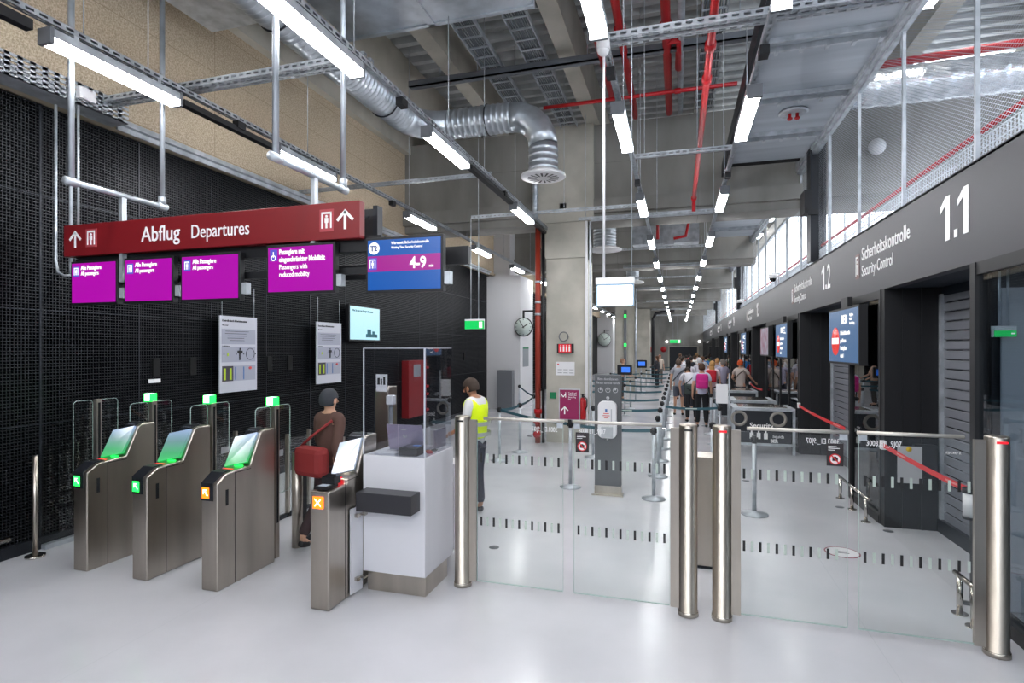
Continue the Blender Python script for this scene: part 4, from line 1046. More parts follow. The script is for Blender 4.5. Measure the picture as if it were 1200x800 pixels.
part('pole', MB().cyl(-2.93, 5.3, 0, 1.52, .022, 12), grey_pl, t)
part('head', MB().box(-2.97, -2.89, 5.26, 5.34, 1.50, 1.60), white_pl, t, .01)
# post by the left wall
t = thing('wall_guard_post', 'slim steel post on a round foot at the far left, before the grille', 'post', (-6.2, 4.0, 0))
part('pole', MB().cyl(-6.2, 3.98, 0.01, 1.02, .024, 14), steel, t)
part('foot', MB().cyl(-6.2, 3.98, 0, .02, .085, 24), steel_pol, t)
part('wall_tie', MB().tube([(-6.2, 3.98, .95), (-6.38, 3.98, .95)], .006, 6), steel_pol, t)
part('glass_panel', MB().box(-6.205, -6.195, 4.02, 4.62, .12, 1.12), glass, t)
t = thing('low_bumper_rail', 'low steel bumper rail at the left picture edge before the grille', 'rail', (-6.15, 3.2, 0))
part('rail', MB().tube([(-6.14, 1.8, .27), (-6.14, 3.72, .27)], .022, 12), steel_pol, t)
part('leg', MB().cyl(-6.14, 2.9, 0, .27, .02, 12), steel_pol, t)
single('wall_foot_profile', MB().box(-6.38, -6.31, 4.15, 7.2, 0, .05), galv, 'pale metal profile on the floor along the black grille', 'profile')

# ================================================================ COUNTER
X0, X1, Y0, Y1 = -2.62, -2.03, 4.25, 4.86
t = thing('counter', 'white reception counter with steel plinth and black shelf box', 'counter', (-2.33, 4.5, 0))
part('cabinet', MB().box(X0, X1, Y0, Y1, .17, 1.175), white_m, t, .004)
part('plinth', MB().box(X0 + .03, X1 - .01, Y0 + .03, Y1 - .12, 0, .17), steel, t)
part('shelf_box', MB().box(-2.585, -2.075, 4.08, Y0, .735, .895), mat('shelf_black', '2c2c31', .35), t, .004)
part('rear_cabinet', MB().box(X0, X1, Y1 + .01, Y1 + .32, .2, 1.0), white_m, t)
d = part('door', MB().prism([(-2.655, 4.10), (-2.64, 4.10), (X0 + .0, 4.245), (X0 - .015, 4.25)], .02, .74, 'z'), white_m, t)
for z in (.12, .66): part('hinge', MB().box(-2.65, -2.60, 4.14, 4.18, z, z + .03).box(-2.63, -2.57, 4.2, 4.245, z + .005, z + .02), steel_pol, d)
t = thing('acrylic_screen', 'clear acrylic sneeze screen standing on the white counter', 'screen guard', (-2.33, 4.4, 1.175))
part('pane', MB().box(X0, -2.29, Y0 + .004, Y0 + .012, 1.18, 2.1), plexi, t)
part('pane', MB().box(-2.28, X1, Y0 + .004, Y0 + .012, 1.18, 2.1), plexi, t)
part('pane', MB().box(X1 - .012, X1 - .004, Y0 + .02, Y1 - .03, 1.18, 2.1), plexi, t)
part('edge_profile', MB().box(X1 - .013, X1 - .001, Y0 + .002, Y0 + .016, 1.18, 2.1).box(X0, X1, Y0 + .003, Y0 + .013, 2.098, 2.104).box(X0 - .002, X0 + .006, Y0 + .002, Y0 + .014, 1.18, 2.1).box(X1 - .013, X1 - .003, Y0 + .02, Y1 - .03, 2.098, 2.104), mat('acrylic_edge', 'c8ccd6', .2), t)
# laptop
t = thing('laptop', 'open laptop with mauve grey lid on the white counter', 'laptop', (-2.35, 4.5, 1.175))
part('base', MB().box(-2.50, -2.15, 4.50, 4.72, 1.182, 1.20), mat('laptop_grey', '9b95a2', .35, .4), t, .003)
l = part('lid', MB().add([(-2.50, 4.50, 1.20), (-2.15, 4.50, 1.20), (-2.15, 4.44, 1.42), (-2.50, 4.44, 1.42), (-2.50, 4.508, 1.20), (-2.15, 4.508, 1.20), (-2.15, 4.448, 1.422), (-2.50, 4.448, 1.422)], [(0, 1, 2, 3), (7, 6, 5, 4), (0, 4, 5, 1), (1, 5, 6, 2), (2, 6, 7, 3), (3, 7, 4, 0)]), mat('laptop_lid', 'bcb0c2', .3, .4), t)
m = MB().torus((-2.33, 4.466, 1.32), .017, .0025, 'y', 20, 5).text('hp', .022, (-2.342, 4.462, 1.312), 'front', 1).box(-2.36, -2.31, 4.449, 4.452, 1.372, 1.378)
part('emblem', m, mat('silver_mark', 'd8d4d0', .4), l)
t = thing('second_monitor', 'grey panel screen leaning on the counter behind the laptop', 'monitor', (-2.12, 4.7, 1.175))
part('panel', MB().prism([(4.60, 1.19), (4.83, 1.19), (4.83, 1.36), (4.60, 1.36)], -2.11, -2.09, 'x'), mat('laptop_grey', '9b95a2', .35, .4), t)
t = thing('card_terminal', 'black box terminal lying on the front of the white counter', 'terminal', (-2.2, 4.35, 1.175))
part('body', MB().box(-2.30, -2.13, 4.30, 4.47, 1.177, 1.245), black_m, t, .004)
part('top_glass', MB().box(-2.29, -2.14, 4.31, 4.46, 1.245, 1.248), black_g, t)
part('display', MB().box(-2.22, -2.16, 4.40, 4.44, 1.248, 1.25), emis('small_blue', '6f93d8', .8), t)
t = thing('white_tray', 'flat white tray on the left of the counter top', 'tray', (-2.45, 4.38, 1.175))
part('tray', MB().box(-2.54, -2.34, 4.30, 4.44, 1.177, 1.19), white_pl, t, .003)
def coil(c, n, seed, rad):
    rnd = random.Random(seed); pts = []
    for k in range(n):
        a = k * 1.1; r = rad * (.5 + .5 * rnd.random())
        pts.append((c[0] + r * math.cos(a) * 1.4, c[1] + r * math.sin(a), c[2] + .006 + .012 * rnd.random()))
    return pts
single('white_cable', MB().tube(coil((-2.46, 4.52 - .06, 1.177), 14, 3, .035), .003, 6), white_pl, 'tangled pale cable on the counter left of the laptop', 'cable')
for (c, col, l, s) in (((-2.11, 4.50, 1.177), 'd8662a', 'orange lanyard lying on the counter beside the terminal', 1), ((-2.09, 4.56, 1.177), '4a4d4a', 'dark cable bundle on the counter right corner', 2), ((-2.075, 4.45, 1.177), 'c8283c', 'small red lanyard at the counter edge', 4)):
    single('lanyard', MB().tube(coil(c, 12, s, .025), .005, 6), mat('cord_' + str(s), col, .6), l, 'lanyard')

# ================================================================ GLASS SWING GATES
def column(x, lbl, side, red):
    t = thing('gate_column', lbl, 'gate column', (x, 4.6, 0), 0, 'round steel gate columns')
    prof = [(0, 0), (.078, 0), (.078, .03), (.07, .035), (.07, 1.49), (.066, 1.5), (0, 1.5)]
    part('column', MB().lathe(prof, x, 4.6, 0, 32), steel, t)
    part('base_ring', MB().torus((x, 4.6, .03), .073, .004, 'z', 32, 6), steel_pol, t)
    part('cap_window', MB().box(x - .03, x + .03, 4.525, 4.54, 1.455, 1.47), em_red if red else black_m, t)
    part('hinge_plate', MB().box(x + side * .068, x + side * .135, 4.58, 4.61, .05, 1.47), steel, t)
    if x == .32: part('sticker', MB().box(x - .05, x - .01, 4.535, 4.55, .12, .22), white_pl, t)
    return t
column(-1.83, 'leftmost round steel gate column beside the white counter', 1, False)
column(.08, 'second round steel gate column, left of the narrow gap', -1, False)
column(.33, 'third round steel gate column, right of the narrow gap', 1, True)
column(2.10, 'rightmost round steel gate column before the right glass wall', -1, True)
def leaf(x0, x1, hinge, lbl, code=None, mirror=False, photo=False, extra=None):
    t = thing('glass_gate_leaf', lbl, 'glass gate', ((x0 + x1) / 2, 4.6, 0), 0, 'swinging glass gate leaves')
    g_ = part('glass_panel', MB().box(x0, x1, 4.592, 4.602, .06, 1.46), glass, t)
    part('glass_edge', MB().box(x0, x1, 4.592, 4.602, .052, .06).box(x0 - .003, x0, 4.592, 4.602, .06, 1.46).box(x1, x1 + .003, 4.592, 4.602, .06, 1.46), glass_edge, t)
    a, b = (x0, x1 + .0) if hinge < 0 else (x0, x1)
    part('top_rail', MB().tube([(x0 + (.06 if hinge < 0 else -.01), 4.597, 1.485), (x1 - (.06 if hinge > 0 else -.01), 4.597, 1.485)], .014, 12), mat('satin_rail', 'cfcac2', .35, .5), t)
    part('rail_clip', MB().box((x0 if hinge > 0 else x1 - .05), (x0 + .05 if hinge > 0 else x1), 4.585, 4.61, 1.43, 1.47), galv, t)
    dk_ = MB(); lt_ = MB(); x = x0 + .03; k = 0
    while x < x1 - .03:
        for z in (1.10, .545): (dk_ if k % 2 == 0 else lt_).box(x, x + .018, 4.590, 4.5915, z, z + .078)
        x += .0575; k += 1
    part('dark_stripes', dk_, dark_let, t); part('pale_stripes', lt_, frost_let, t)
    m = MB()
    if code:
        cx, s_ = code
        m.text('3003.E1_.9J07', .056, (cx, 4.5905, 1.395), 'front', .70, bold=.0003, mirror=mirror, depth=.0005)
    if extra: m.text(extra, .026, (x1 - .17, 4.5905, 1.36), 'front', .8, depth=.0005)
    if m.v: part('lettering', m, white_let, t)
    if photo is not False:
        px = photo
        part('sticker', MB().box(px - .055, px + .055, 4.589, 4.5915, 1.235, 1.40), mat('sticker_dark', '2a2426', .6), t)
        part('ban_ring', MB().torus((px, 4.588, 1.285), .036, .004, 'y', 28, 6).add([(px - .03, 4.5865, 1.312), (px - .024, 4.5865, 1.318), (px + .03, 4.5865, 1.258), (px + .024, 4.5865, 1.252)], [(0, 1, 2, 3)]), mat('ban_red', 'd01824', .5), t)
        part('ban_disc', MB().lathe([(0, 0), (.034, 0)], px, 4.5885, 1.285, 24, 0, 'y'), white_let, t)
        part('camera_mark', MB().box(px - .018, px + .018, 4.587, 4.588, 1.272, 1.298).box(px - .008, px + .008, 4.587, 4.588, 1.298, 1.304), dark_let, t)
        part('sticker_text', MB().box(px - .045, px + .01, 4.588, 4.589, 1.375, 1.38).box(px - .045, px + .03, 4.588, 4.589, 1.362, 1.367).box(px - .045, px + .0, 4.588, 4.589, 1.349, 1.353), white_let, t)
leaf(-1.69, -.925, -1, 'left glass leaf of the left swing gate, beside the white counter', code=(-.97, .2), mirror=True)
leaf(-.83, -.06, 1, 'right glass leaf of the left swing gate, with a no-camera sticker', code=(-.79, .2), photo=-.76)
leaf(.45, 1.19, -1, 'left glass leaf of the right swing gate, with a no-camera sticker', code=(1.14, .2), mirror=True, photo=1.11)
leaf(1.265, 1.97, 1, 'right glass leaf of the right swing gate, before the red tape', code=(1.31, .2), extra='FSH-447 R')
t = thing('gate_cabinet', 'narrow steel cabinet seen in the gap between the two middle gate columns', 'cabinet', (.22, 5.75, 0))
part('body', MB().box(.13, .33, 5.6, 5.9, 0.02, 1.06), steel, t, .006)
part('handle', MB().box(.33, .345, 5.62, 5.66, .48, .66), black_m, t)
part('foot_plate', MB().box(.12, .34, 5.59, 5.91, 0, .02), dark_frame, t)
# ================================================================ QUEUE BARRIERS
post_proto = thing('belt_post', 'x', 'belt post')
part('pole', MB().cyl(0, 0, .02, .93, .027, 16), galv, post_proto)
part('base', MB().lathe([(0, 0), (.16, 0), (.165, .012), (.05, .03), (.03, .05), (0, .05)], 0, 0, 0, 28), galv, post_proto)
part('belt_head', MB().cyl(0, 0, .90, .995, .03, 16).box(-.045, .045, -.012, .012, .92, .975), black_m, post_proto)
_fp = [True]
def belt_post(x, y, lbl, to=(), grp=None, m=teal_belt):
    if _fp[0]: o = post_proto; _fp[0] = False; _fp.extend(list(post_proto.children))
    else:
        o = post_proto.copy(); COL.objects.link(o)
        for c_ in _fp[1:]: k_ = c_.copy(); COL.objects.link(k_); k_.parent = o
    place(o, (x, y, 0), 0, lbl, grp)
    for (tx, ty) in to:
        a = Vector((x, y, .95)); b = Vector((tx, ty, .95)); d = (b - a).normalized()
        a += d * .04; b -= d * .04; n = Vector((-d.y, d.x, 0)) * .001
        mb = MB(); K = 8; vs = []
        for k in range(K + 1):
            p = a.lerp(b, k / K); s = -.03 * 4 * (k / K) * (1 - k / K)
            vs += [p + n + Vector((0, 0, s - .024)), p + n + Vector((0, 0, s + .024)), p - n + Vector((0, 0, s + .024)), p - n + Vector((0, 0, s - .024))]
        fs = []
        for k in range(K):
            for j in range(4): fs.append((k * 4 + j, k * 4 + (j + 1) % 4, k * 4 + 4 + (j + 1) % 4, k * 4 + 4 + j))
        fs += [(3, 2, 1, 0), (K * 4, K * 4 + 1, K * 4 + 2, K * 4 + 3)]
        mb.add(vs, fs); part('belt', mb, m, o)
        if (b - a).length > .9 and y < 12.5:
            mid = a.lerp(b, .5) + Vector((0, 0, -.036)); q = MB()
            d_ = d * .11; nn = n * 3
            s_ = 1 if (n.y < 0) else -1
            q.add([mid - d_ + nn * s_ + Vector((0, 0, .0)), mid + d_ + nn * s_ + Vector((0, 0, .0)), mid + d_ + nn * s_ + Vector((0, 0, .02)), mid - d_ + nn * s_ + Vector((0, 0, .02))], [(0, 1, 2, 3)])
            part('belt_print', q, frost_let, o)
    return o
A = (-3.2, 9.9); B = (-3.06, 10.8); C_ = (-3.3, 12.9); D = (-1.555, 8.3); E = (-.32, 7.98)
belt_post(*A, 'belt post behind the left end of the left glass gate', [D, B])
belt_post(*B, 'belt post left of the rust red pipe, nearer of two', [C_])
belt_post(*C_, 'belt post just beyond the rust red pipe', [(-4.6, 16.2)])
belt_post(-4.6, 16.2, 'belt post before the white wall box')
belt_post(*D, 'belt post directly behind the left glass gate, under the magenta sign', [E])
belt_post(*E, 'belt post right of the grey sanitiser stand', [])
belt_post(.93, 7.6, 'belt post behind the left leaf of the right glass gate', [])
belt_post(.5, 8.8, 'belt post in the gap behind the right gate columns')
G = (-1.56, 10.7)
belt_post(*G, 'belt post beyond the sanitiser stand at its left', [(-.31, 10.7)])
n = 0
ys = [9.4, 10.7, 12.0, 13.3, 14.7, 16.2, 17.9, 19.8, 22.2, 25.0, 28.5, 32.5]
for k, y in enumerate(ys):
    nm = ORD[k]
    tt = [(-.31, ys[k + 1])] if k in (2, 4, 6, 8) else []
    belt_post(-.31, y, 'belt post, %s in the receding line left of the waiting crowd' % nm if k < 6 else 'small far belt post in the receding line left of the waiting crowd', tt, 'belt posts along the left side of the crowd')
ys2 = [12.8, 15.2, 17.6, 19.7, 22.3, 25.9, 30.0, 35.0]
for k, y in enumerate(ys2):
    belt_post(-1.58, y, 'belt post, %s in the queue line right of the concrete columns' % ORD[k] if k < 5 else 'small far belt post in the queue line right of the concrete columns', [(-.36, y)] + [], 'belt posts of the left queue line')
for k, y in enumerate((14.0, 16.4, 18.8, 21.5, 24.5)):
    belt_post(-2.9, y + .8, 'belt post, %s in the line behind the first concrete column' % ORD[k], [(-1.62, y + 1.2)], 'belt posts behind the first concrete column')
ys3 = [11.4, 12.9, 14.4, 15.9, 17.6, 19.6]
for k, y in enumerate(ys3):
    belt_post(.78, y, 'belt post, %s in the line between the crowd and the security tables' % ORD[k], ([(-.27, 11.35)] if k == 0 else []) + ([(.78, ys3[k + 1])] if k in (0, 2, 4) else []), 'belt posts right of the crowd')
t = thing('hanging_notice', 'white notice hanging from the belt post beside the security table', 'notice', (.78, 11.3, 1.0))
part('sheet', MB().box(.70, .92, 11.26, 11.27, 1.05, 1.42), white_pl, t, .004)
part('holder', MB().box(.93, .95, 11.25, 11.29, .99, 1.62), galv, t)
# magenta sign on its belt post
t = thing('magenta_sign', 'magenta sign with white arrow standing on a belt post behind the glass gate', 'sign', (-1.555, 8.27, 1.0))
part('frame', MB().box(-1.72, -1.40, 8.24, 8.27, 1.02, 1.49), galv, t, .003)
part('panel', MB().box(-1.705, -1.415, 8.235, 8.24, 1.035, 1.475), magenta_m, t)
m = MB(); arrow_up(m, -1.63, 1.17, .12, 8.234)
for i, s_ in enumerate(('Transfer und', 'Ankunft über', 'diesen Weg', 'Exit')): m.text(s_, .032, (-1.575, 8.233, 1.42 - i * .032), 'front', .75, depth=.001)
m.box(-1.69, -1.68, 8.231, 8.234, 1.36, 1.44).box(-1.62, -1.61, 8.231, 8.234, 1.36, 1.44).add([(-1.69, 8.232, 1.43), (-1.65, 8.232, 1.38), (-1.61, 8.232, 1.43), (-1.61, 8.232, 1.41), (-1.65, 8.232, 1.36), (-1.69, 8.232, 1.41)], [(0, 1, 4, 5), (1, 2, 3, 4)])
part('lettering', m, white_let, t)
part('socket', MB().box(-1.58, -1.53, 8.24, 8.27, .98, 1.03), black_m, t)
# sanitiser totem
t = thing('sanitiser_stand', 'tall grey hand sanitiser stand with white dispenser behind the glass gate', 'sanitiser stand', (-.96, 8.05, 0))
part('column', MB().box(-1.145, -.77, 8.0, 8.12, .13, 1.72), totem_m, t, .006)
part('kick_plate', MB().box(-1.147, -.768, 7.998, 8.122, .02, .13), steel, t)
part('base_plate', MB().prism([(-1.18, 7.93), (-.735, 7.93), (-.768, 8.0), (-1.147, 8.0)], 0, .02, 'z').box(-1.16, -.75, 7.99, 8.15, 0, .02), steel, t)
d = MB(); pts = []
x0, x1, z0, z1, r = -1.09, -.825, .82, 1.35, .08
for (cx, cz, a0) in ((x1 - r, z1 - r, 0), (x0 + r, z1 - r, 90), (x0 + r, z0 + r, 180), (x1 - r, z0 + r, 270)):
    for k in range(7): a = math.radians(a0 + k * 15); pts.append((cx + r * math.cos(a), cz + r * math.sin(a)))
dp = part('dispenser', MB().prism(pts, 7.92, 8.0, 'y'), white_pl, t, .012)
part('lever', MB().box(-1.04, -.875, 7.905, 7.92, .84, .99), mat('dispenser_grey', 'b6b9be', .4), dp, .01)
part('window', MB().box(-.905, -.89, 7.915, 7.92, 1.04, 1.24), mat('dispenser_grey', 'b6b9be', .4), dp)
part('label', MB().box(-1.02, -.92, 7.917, 7.92, 1.14, 1.15).box(-1.01, -.93, 7.917, 7.92, 1.17, 1.18).box(-1.0, -.94, 7.917, 7.92, 1.11, 1.12), mat('red_print', 'cc4a4a', .6), dp)
part('label_mark', MB().box(-.985, -.955, 7.917, 7.92, 1.2, 1.24), mat('blue_print', '5476ad', .6), dp)
m = MB().text('Bitte desinfizieren', .05, (-.957, 7.998, 1.645), 'front', .8, align='CENTER').text('Please sanitise hands', .05, (-.957, 7.998, 1.59), 'front', .8, align='CENTER')
for cx in (-1.06, -.955, -.85):
    m.torus((cx, 7.997, 1.50), .032, .004, 'y', 18, 5).box(cx - .01, cx + .01, 7.994, 7.998, 1.50, 1.54)
m.lathe([(0, -.003), (.024, -.003), (.024, 0), (0, 0)], -.957, 7.998, 1.39, 18, 0, 'y')
part('print', m, mat('print_grey', 'b9babd', .5), t)
part('dispenser_nozzle', MB().cyl(-.957, 7.95, .795, .82, .012, 8), white_pl, dp)

# ---- red tapes, holders, low bumper rails, floor discs
def tape(p, q, sag, lbl):
    t = thing('red_tape', lbl, 'tape', (p[0], p[1], p[2]))
    p = Vector(p); q = Vector(q); vs = []; K = 12
    for k in range(K + 1):
        c = p.lerp(q, k / K) + Vector((0, 0, -4 * sag * (k / K) * (1 - k / K)))
        vs += [c + Vector((-.001, 0, -.026)), c + Vector((-.001, 0, .026)), c + Vector((.001, 0, .026)), c + Vector((.001, 0, -.026))]
    fs = [(k * 4 + j, k * 4 + (j + 1) % 4, k * 4 + 4 + (j + 1) % 4, k * 4 + 4 + j) for k in range(K) for j in range(4)]
    part('belt', MB().add(vs, fs), red_belt, t)
    part('clip', MB().box(p.x - .02, p.x + .03, p.y - .02, p.y + .05, p.z - .05, p.z + .05), white_pl, t)
    m = MB()
    for fr in (.22, .8):
        c = p.lerp(q, fr) + Vector((-.003, 0, -4 * sag * fr * (1 - fr) - .008)); c2 = p.lerp(q, fr + .12) + Vector((-.003, 0, -4 * sag * (fr + .12) * (.88 - fr) - .008))
        m.add([c, c2, c2 + Vector((0, 0, .018)), c + Vector((0, 0, .018))], [(0, 1, 2, 3)])
    part('belt_print', m, mat('tape_print', 'e08a88', .6), t)
    return t
tape((2.30, 7.45, .97), (2.30, 5.47, .93), .015, 'red barrier tape across the nearest recess, behind the right glass gate')
tape((2.30, 12.15, .97), (2.30, 8.98, .95), .025, 'red barrier tape across the second recess, right of the security table')
tape((2.26, 19.55, .97), (2.26, 16.8, .95), .05, 'short red tape far behind the security tables')
t = thing('tape_holder', 'white tape holder with black ring at the near end of the red tape', 'holder', (2.28, 5.45, .8))
part('body', MB().cyl(2.27, 5.36, .74, .93, .05, 20), white_pl, t)
part('ring', MB().cyl(2.27, 5.36, .93, .97, .055, 20).cyl(2.27, 5.36, .72, .74, .052, 20), black_m, t)
part('wall_mount', MB().box(2.26, 2.33, 5.34, 5.40, .8, .9), black_m, t)
t = thing('wall_box_notice', 'white card with yellow dot hanging on a black box in the nearest recess', 'notice', (2.85, 7.4, .9))
part('holder_box', MB().box(2.6, 2.82, 7.38, 7.49, .62, 1.0), black_m, t, .01)
part('card', MB().box(2.42, 2.66, 7.36, 7.375, .56, .98), mat('card_grey', 'b8b8bc', .5), t)
part('dot', MB().lathe([(0, -.003), (.03, -.003), (.03, 0), (0, 0)], 2.53, 7.36, .95, 14, 0, 'y'), mat('yellow_dot', 'd8b400', .5), t)
def bumper(x, y0, y1, lbl, h=.30):
    t = thing('bumper_rail', lbl, 'bumper rail', (x, y0, 0), 0)
    part('rail', MB().tube([(x, y0, h), (x, y1, h)], .02, 12), steel_pol, t)
    ys_ = (y0 + .08, y1 - .08) if y1 - y0 < 1.2 else (y0 + .1, (y0 + y1) / 2, y1 - .1)
    for y in ys_: part('leg', MB().cyl(x, y, 0, h, .022, 12), steel_pol, t)
    m = MB()
    for y in ys_: m.cyl(x, y, 0, .008, .055, 18)
    part('foot_plate', m, steel_pol, t)
bumper(2.14, 4.92, 5.30, 'low steel bumper rail beside the rightmost gate column')
bumper(2.18, 7.55, 8.85, 'low steel bumper rail before the glass of the first security lane')
bumper(-2.6, 13.9, 15.1, 'low steel bumper rail behind the concrete column')
for i, (px, py, l) in enumerate(((579, 641, 'behind the left leaf of the left gate'), (984, 594, 'behind the left leaf of the right gate'), (1041, 622, 'near the dark pilaster'), (1131, 706, 'beside the low bumper rail by the right column'), (874, 563, 'just right of the third gate column'))):
    dd = CAMZ * 650 / (py - 408); u = (px - 600) / 650
    x = dd * (-.286 + u * .958); y = dd * (.958 + u * .286)
    single('floor_disc', MB().lathe([(0, .004), (.05, .004), (.055, 0)], x, y, 0, 22), mat('cap_grey', '4e5257', .4, .5), 'dark round disc in the floor, ' + l, 'floor fitting', 'dark floor discs')
dd = CAMZ * 650 / (647 - 408); u = (987 - 600) / 650; x = dd * (-.286 + u * .958); y = dd * (.958 + u * .286)
t = thing('floor_sticker', 'round white floor sticker with a dark red rim behind the right glass gate', 'floor sticker', (x, y, 0))
part('disc', MB().lathe([(0, .002), (.155, .002)], x, y, 0, 32), white_p, t)
part('rim', MB().lathe([(.15, .0025), (.165, .0025), (.165, 0)], x, y, 0, 32), mat('sticker_rim', '7a2438', .5), t)
part('print', MB().box(x - .06, x + .06, y - .03, y - .015, .002, .003).box(x - .05, x + .05, y + .01, y + .025, .002, .003), dark_let, t)

# ================================================================ SECURITY TABLES
def sec_table(x0, x1, y0, y1, lbl, rings=(), writing=False):
    t = thing('security_table', lbl, 'table', ((x0 + x1) / 2, (y0 + y1) / 2, 0))
    part('top', MB().box(x0 - .02, x1 + .02, y0 - .03, y1, .86, .92), galv, t, .006)
    part('front_panel', MB().box(x0 + .05, x1 - .05, y0 + .02, y0 + .04, .22, .86), mat('table_panel', '1b2028', .45), t)
    for (x, y) in ((x0, y0), (x1, y0), (x0, y1 - .05), (x1, y1 - .05)): part('leg', MB().box(x - .025, x + .025, y, y + .05, 0, .86), galv, t)
    part('cross_rail', MB().box(x0, x1, y0 + .01, y0 + .05, .17, .22).box(x0, x1, y1 - .05, y1 - .01, .17, .22), galv, t)
    part('roller_bed', MB().box(x0 + .1, x1 - .1, y0 + .1, y1 - .1, .92, .93), steel_pol, t)
    for rx in rings: part('cable_ring', MB().torus((rx, y0 + .01, .70), .13, .03, 'y', 28, 8), mat('ring_beige', '9a978f', .5), t)
    if writing:
        m = MB().text('Security', .14, (x0 + .30, y0 + .017, .52), 'front', .95, bold=.003)
        for i in range(3):
            bx = x0 + .30 + i * .13
            m.box(bx, bx + .07, y0 + .014, y0 + .018, .30, .42).box(bx + .02, bx + .05, y0 + .014, y0 + .018, .42, .46)
        m.text('liquids', .09, (x0 + .72, y0 + .017, .33), 'front', .9).text('BER', .09, (x1 - .42, y0 + .017, .24), 'front', .9, bold=.004)
        part('lettering', m, white_let, t)
    return t
sec_table(1.08, 2.18, 11.95, 12.75, 'dark security table with white Security lettering and two beige rings', rings=(1.18, 1.90), writing=True)
sec_table(1.05, 2.1, 16.6, 17.5, 'second dark security table further back, behind the lettered one')
sec_table(1.2, 2.1, 13.6, 14.6, 'low middle security table between the lettered one and the back one')

# ================================================================ PEOPLE
SKIN = mat('skin_light', 'c79a80', .55); SKIN2 = mat('skin_tan', 'a8775a', .55)
def skin_mesh(chains, rad, root, sub=1):
    """chains: lists of joint names; rad: name -> radius or (rx, ry)"""
    pass
def grow(points, edges, root=0, sub=1):
    me = bpy.data.meshes.new('s'); me.from_pydata([p[0] for p in points], edges, [])
    ob = bpy.data.objects.new('s', me); COL.objects.link(ob)
    md = ob.modifiers.new('k', 'SKIN'); md.use_smooth_shade = True
    for i, p in enumerate(points):
        sv = me.skin_vertices[0].data[i]; r = p[1]
        sv.radius = r if isinstance(r, tuple) else (r, r); sv.use_root = (i == root)
    if sub: s = ob.modifiers.new('s', 'SUBSURF'); s.levels = sub; s.render_levels = sub
    dg = bpy.context.evaluated_depsgraph_get()
    m2 = bpy.data.meshes.new_from_object(ob.evaluated_get(dg))
    mb = MB(); mb.add([v.co[:] for v in m2.vertices], [tuple(p.vertices) for p in m2.polygons], 0, True)
    bpy.data.objects.remove(ob); bpy.data.meshes.remove(me); bpy.data.meshes.remove(m2)
    return mb
def joints_for(pose):
    J = dict(pel=(0, 0, .96), waist=(0, 0, 1.08), chest=(0, 0, 1.28), nb=(0, 0, 1.44), neck=(0, .0, 1.50), head=(0, -.0, 1.60), crown=(0, .0, 1.70))
    for s, k in ((-1, 'l'), (1, 'r')):
        J['sh' + k] = (s * .175, 0, 1.40); J['el' + k] = (s * .23, .03, 1.12); J['wr' + k] = (s * .24, -.05, .88)
        J['hip' + k] = (s * .09, 0, .92); J['kn' + k] = (s * .10, -.02, .50); J['an' + k] = (s * .11, .02, .09); J['toe' + k] = (s * .13, -.13, .04)
    # the figure faces -Y in its own space
    if pose == 'walk':
        J['knl'] = (-.09, -.16, .53); J['anl'] = (-.09, -.20, .10); J['toel'] = (-.10, -.35, .06)
        J['knr'] = (.09, .06, .50); J['anr'] = (.09, .30, .14); J['toer'] = (.10, .19, .05)
        J['ell'] = (-.24, .12, 1.14); J['wrl'] = (-.25, .10, .90); J['elr'] = (.24, -.06, 1.12); J['wrr'] = (.25, -.22, .95)
    if pose == 'look_down':
        J['neck'] = (0, -.03, 1.49); J['head'] = (0, -.07, 1.58); J['crown'] = (0, -.10, 1.675)
        J['ell'] = (-.24, -.02, 1.13); J['wrl'] = (-.18, -.24, 1.05); J['elr'] = (.24, -.02, 1.13); J['wrr'] = (.17, -.25, 1.03)
    if pose == 'bent':
        J.update(waist=(0, -.04, 1.05), chest=(0, -.20, 1.20), nb=(0, -.36, 1.30), neck=(0, -.41, 1.33), head=(0, -.49, 1.38), crown=(0, -.57, 1.43))
        J['shl'] = (-.18, -.33, 1.27); J['shr'] = (.18, -.33, 1.27)
        J['ell'] = (-.25, -.38, 1.02); J['wrl'] = (-.2, -.45, .80); J['elr'] = (.25, -.38, 1.02); J['wrr'] = (.2, -.45, .80)
    if pose == 'reach':
        J['elr'] = (.30, -.10, 1.16); J['wrr'] = (.30, -.32, 1.05); J['ell'] = (-.30, -.08, 1.16); J['wrl'] = (-.32, -.30, 1.04)
    if pose == 'phone':
        J['elr'] = (.24, -.06, 1.14); J['wrr'] = (.12, -.26, 1.22)
    return J
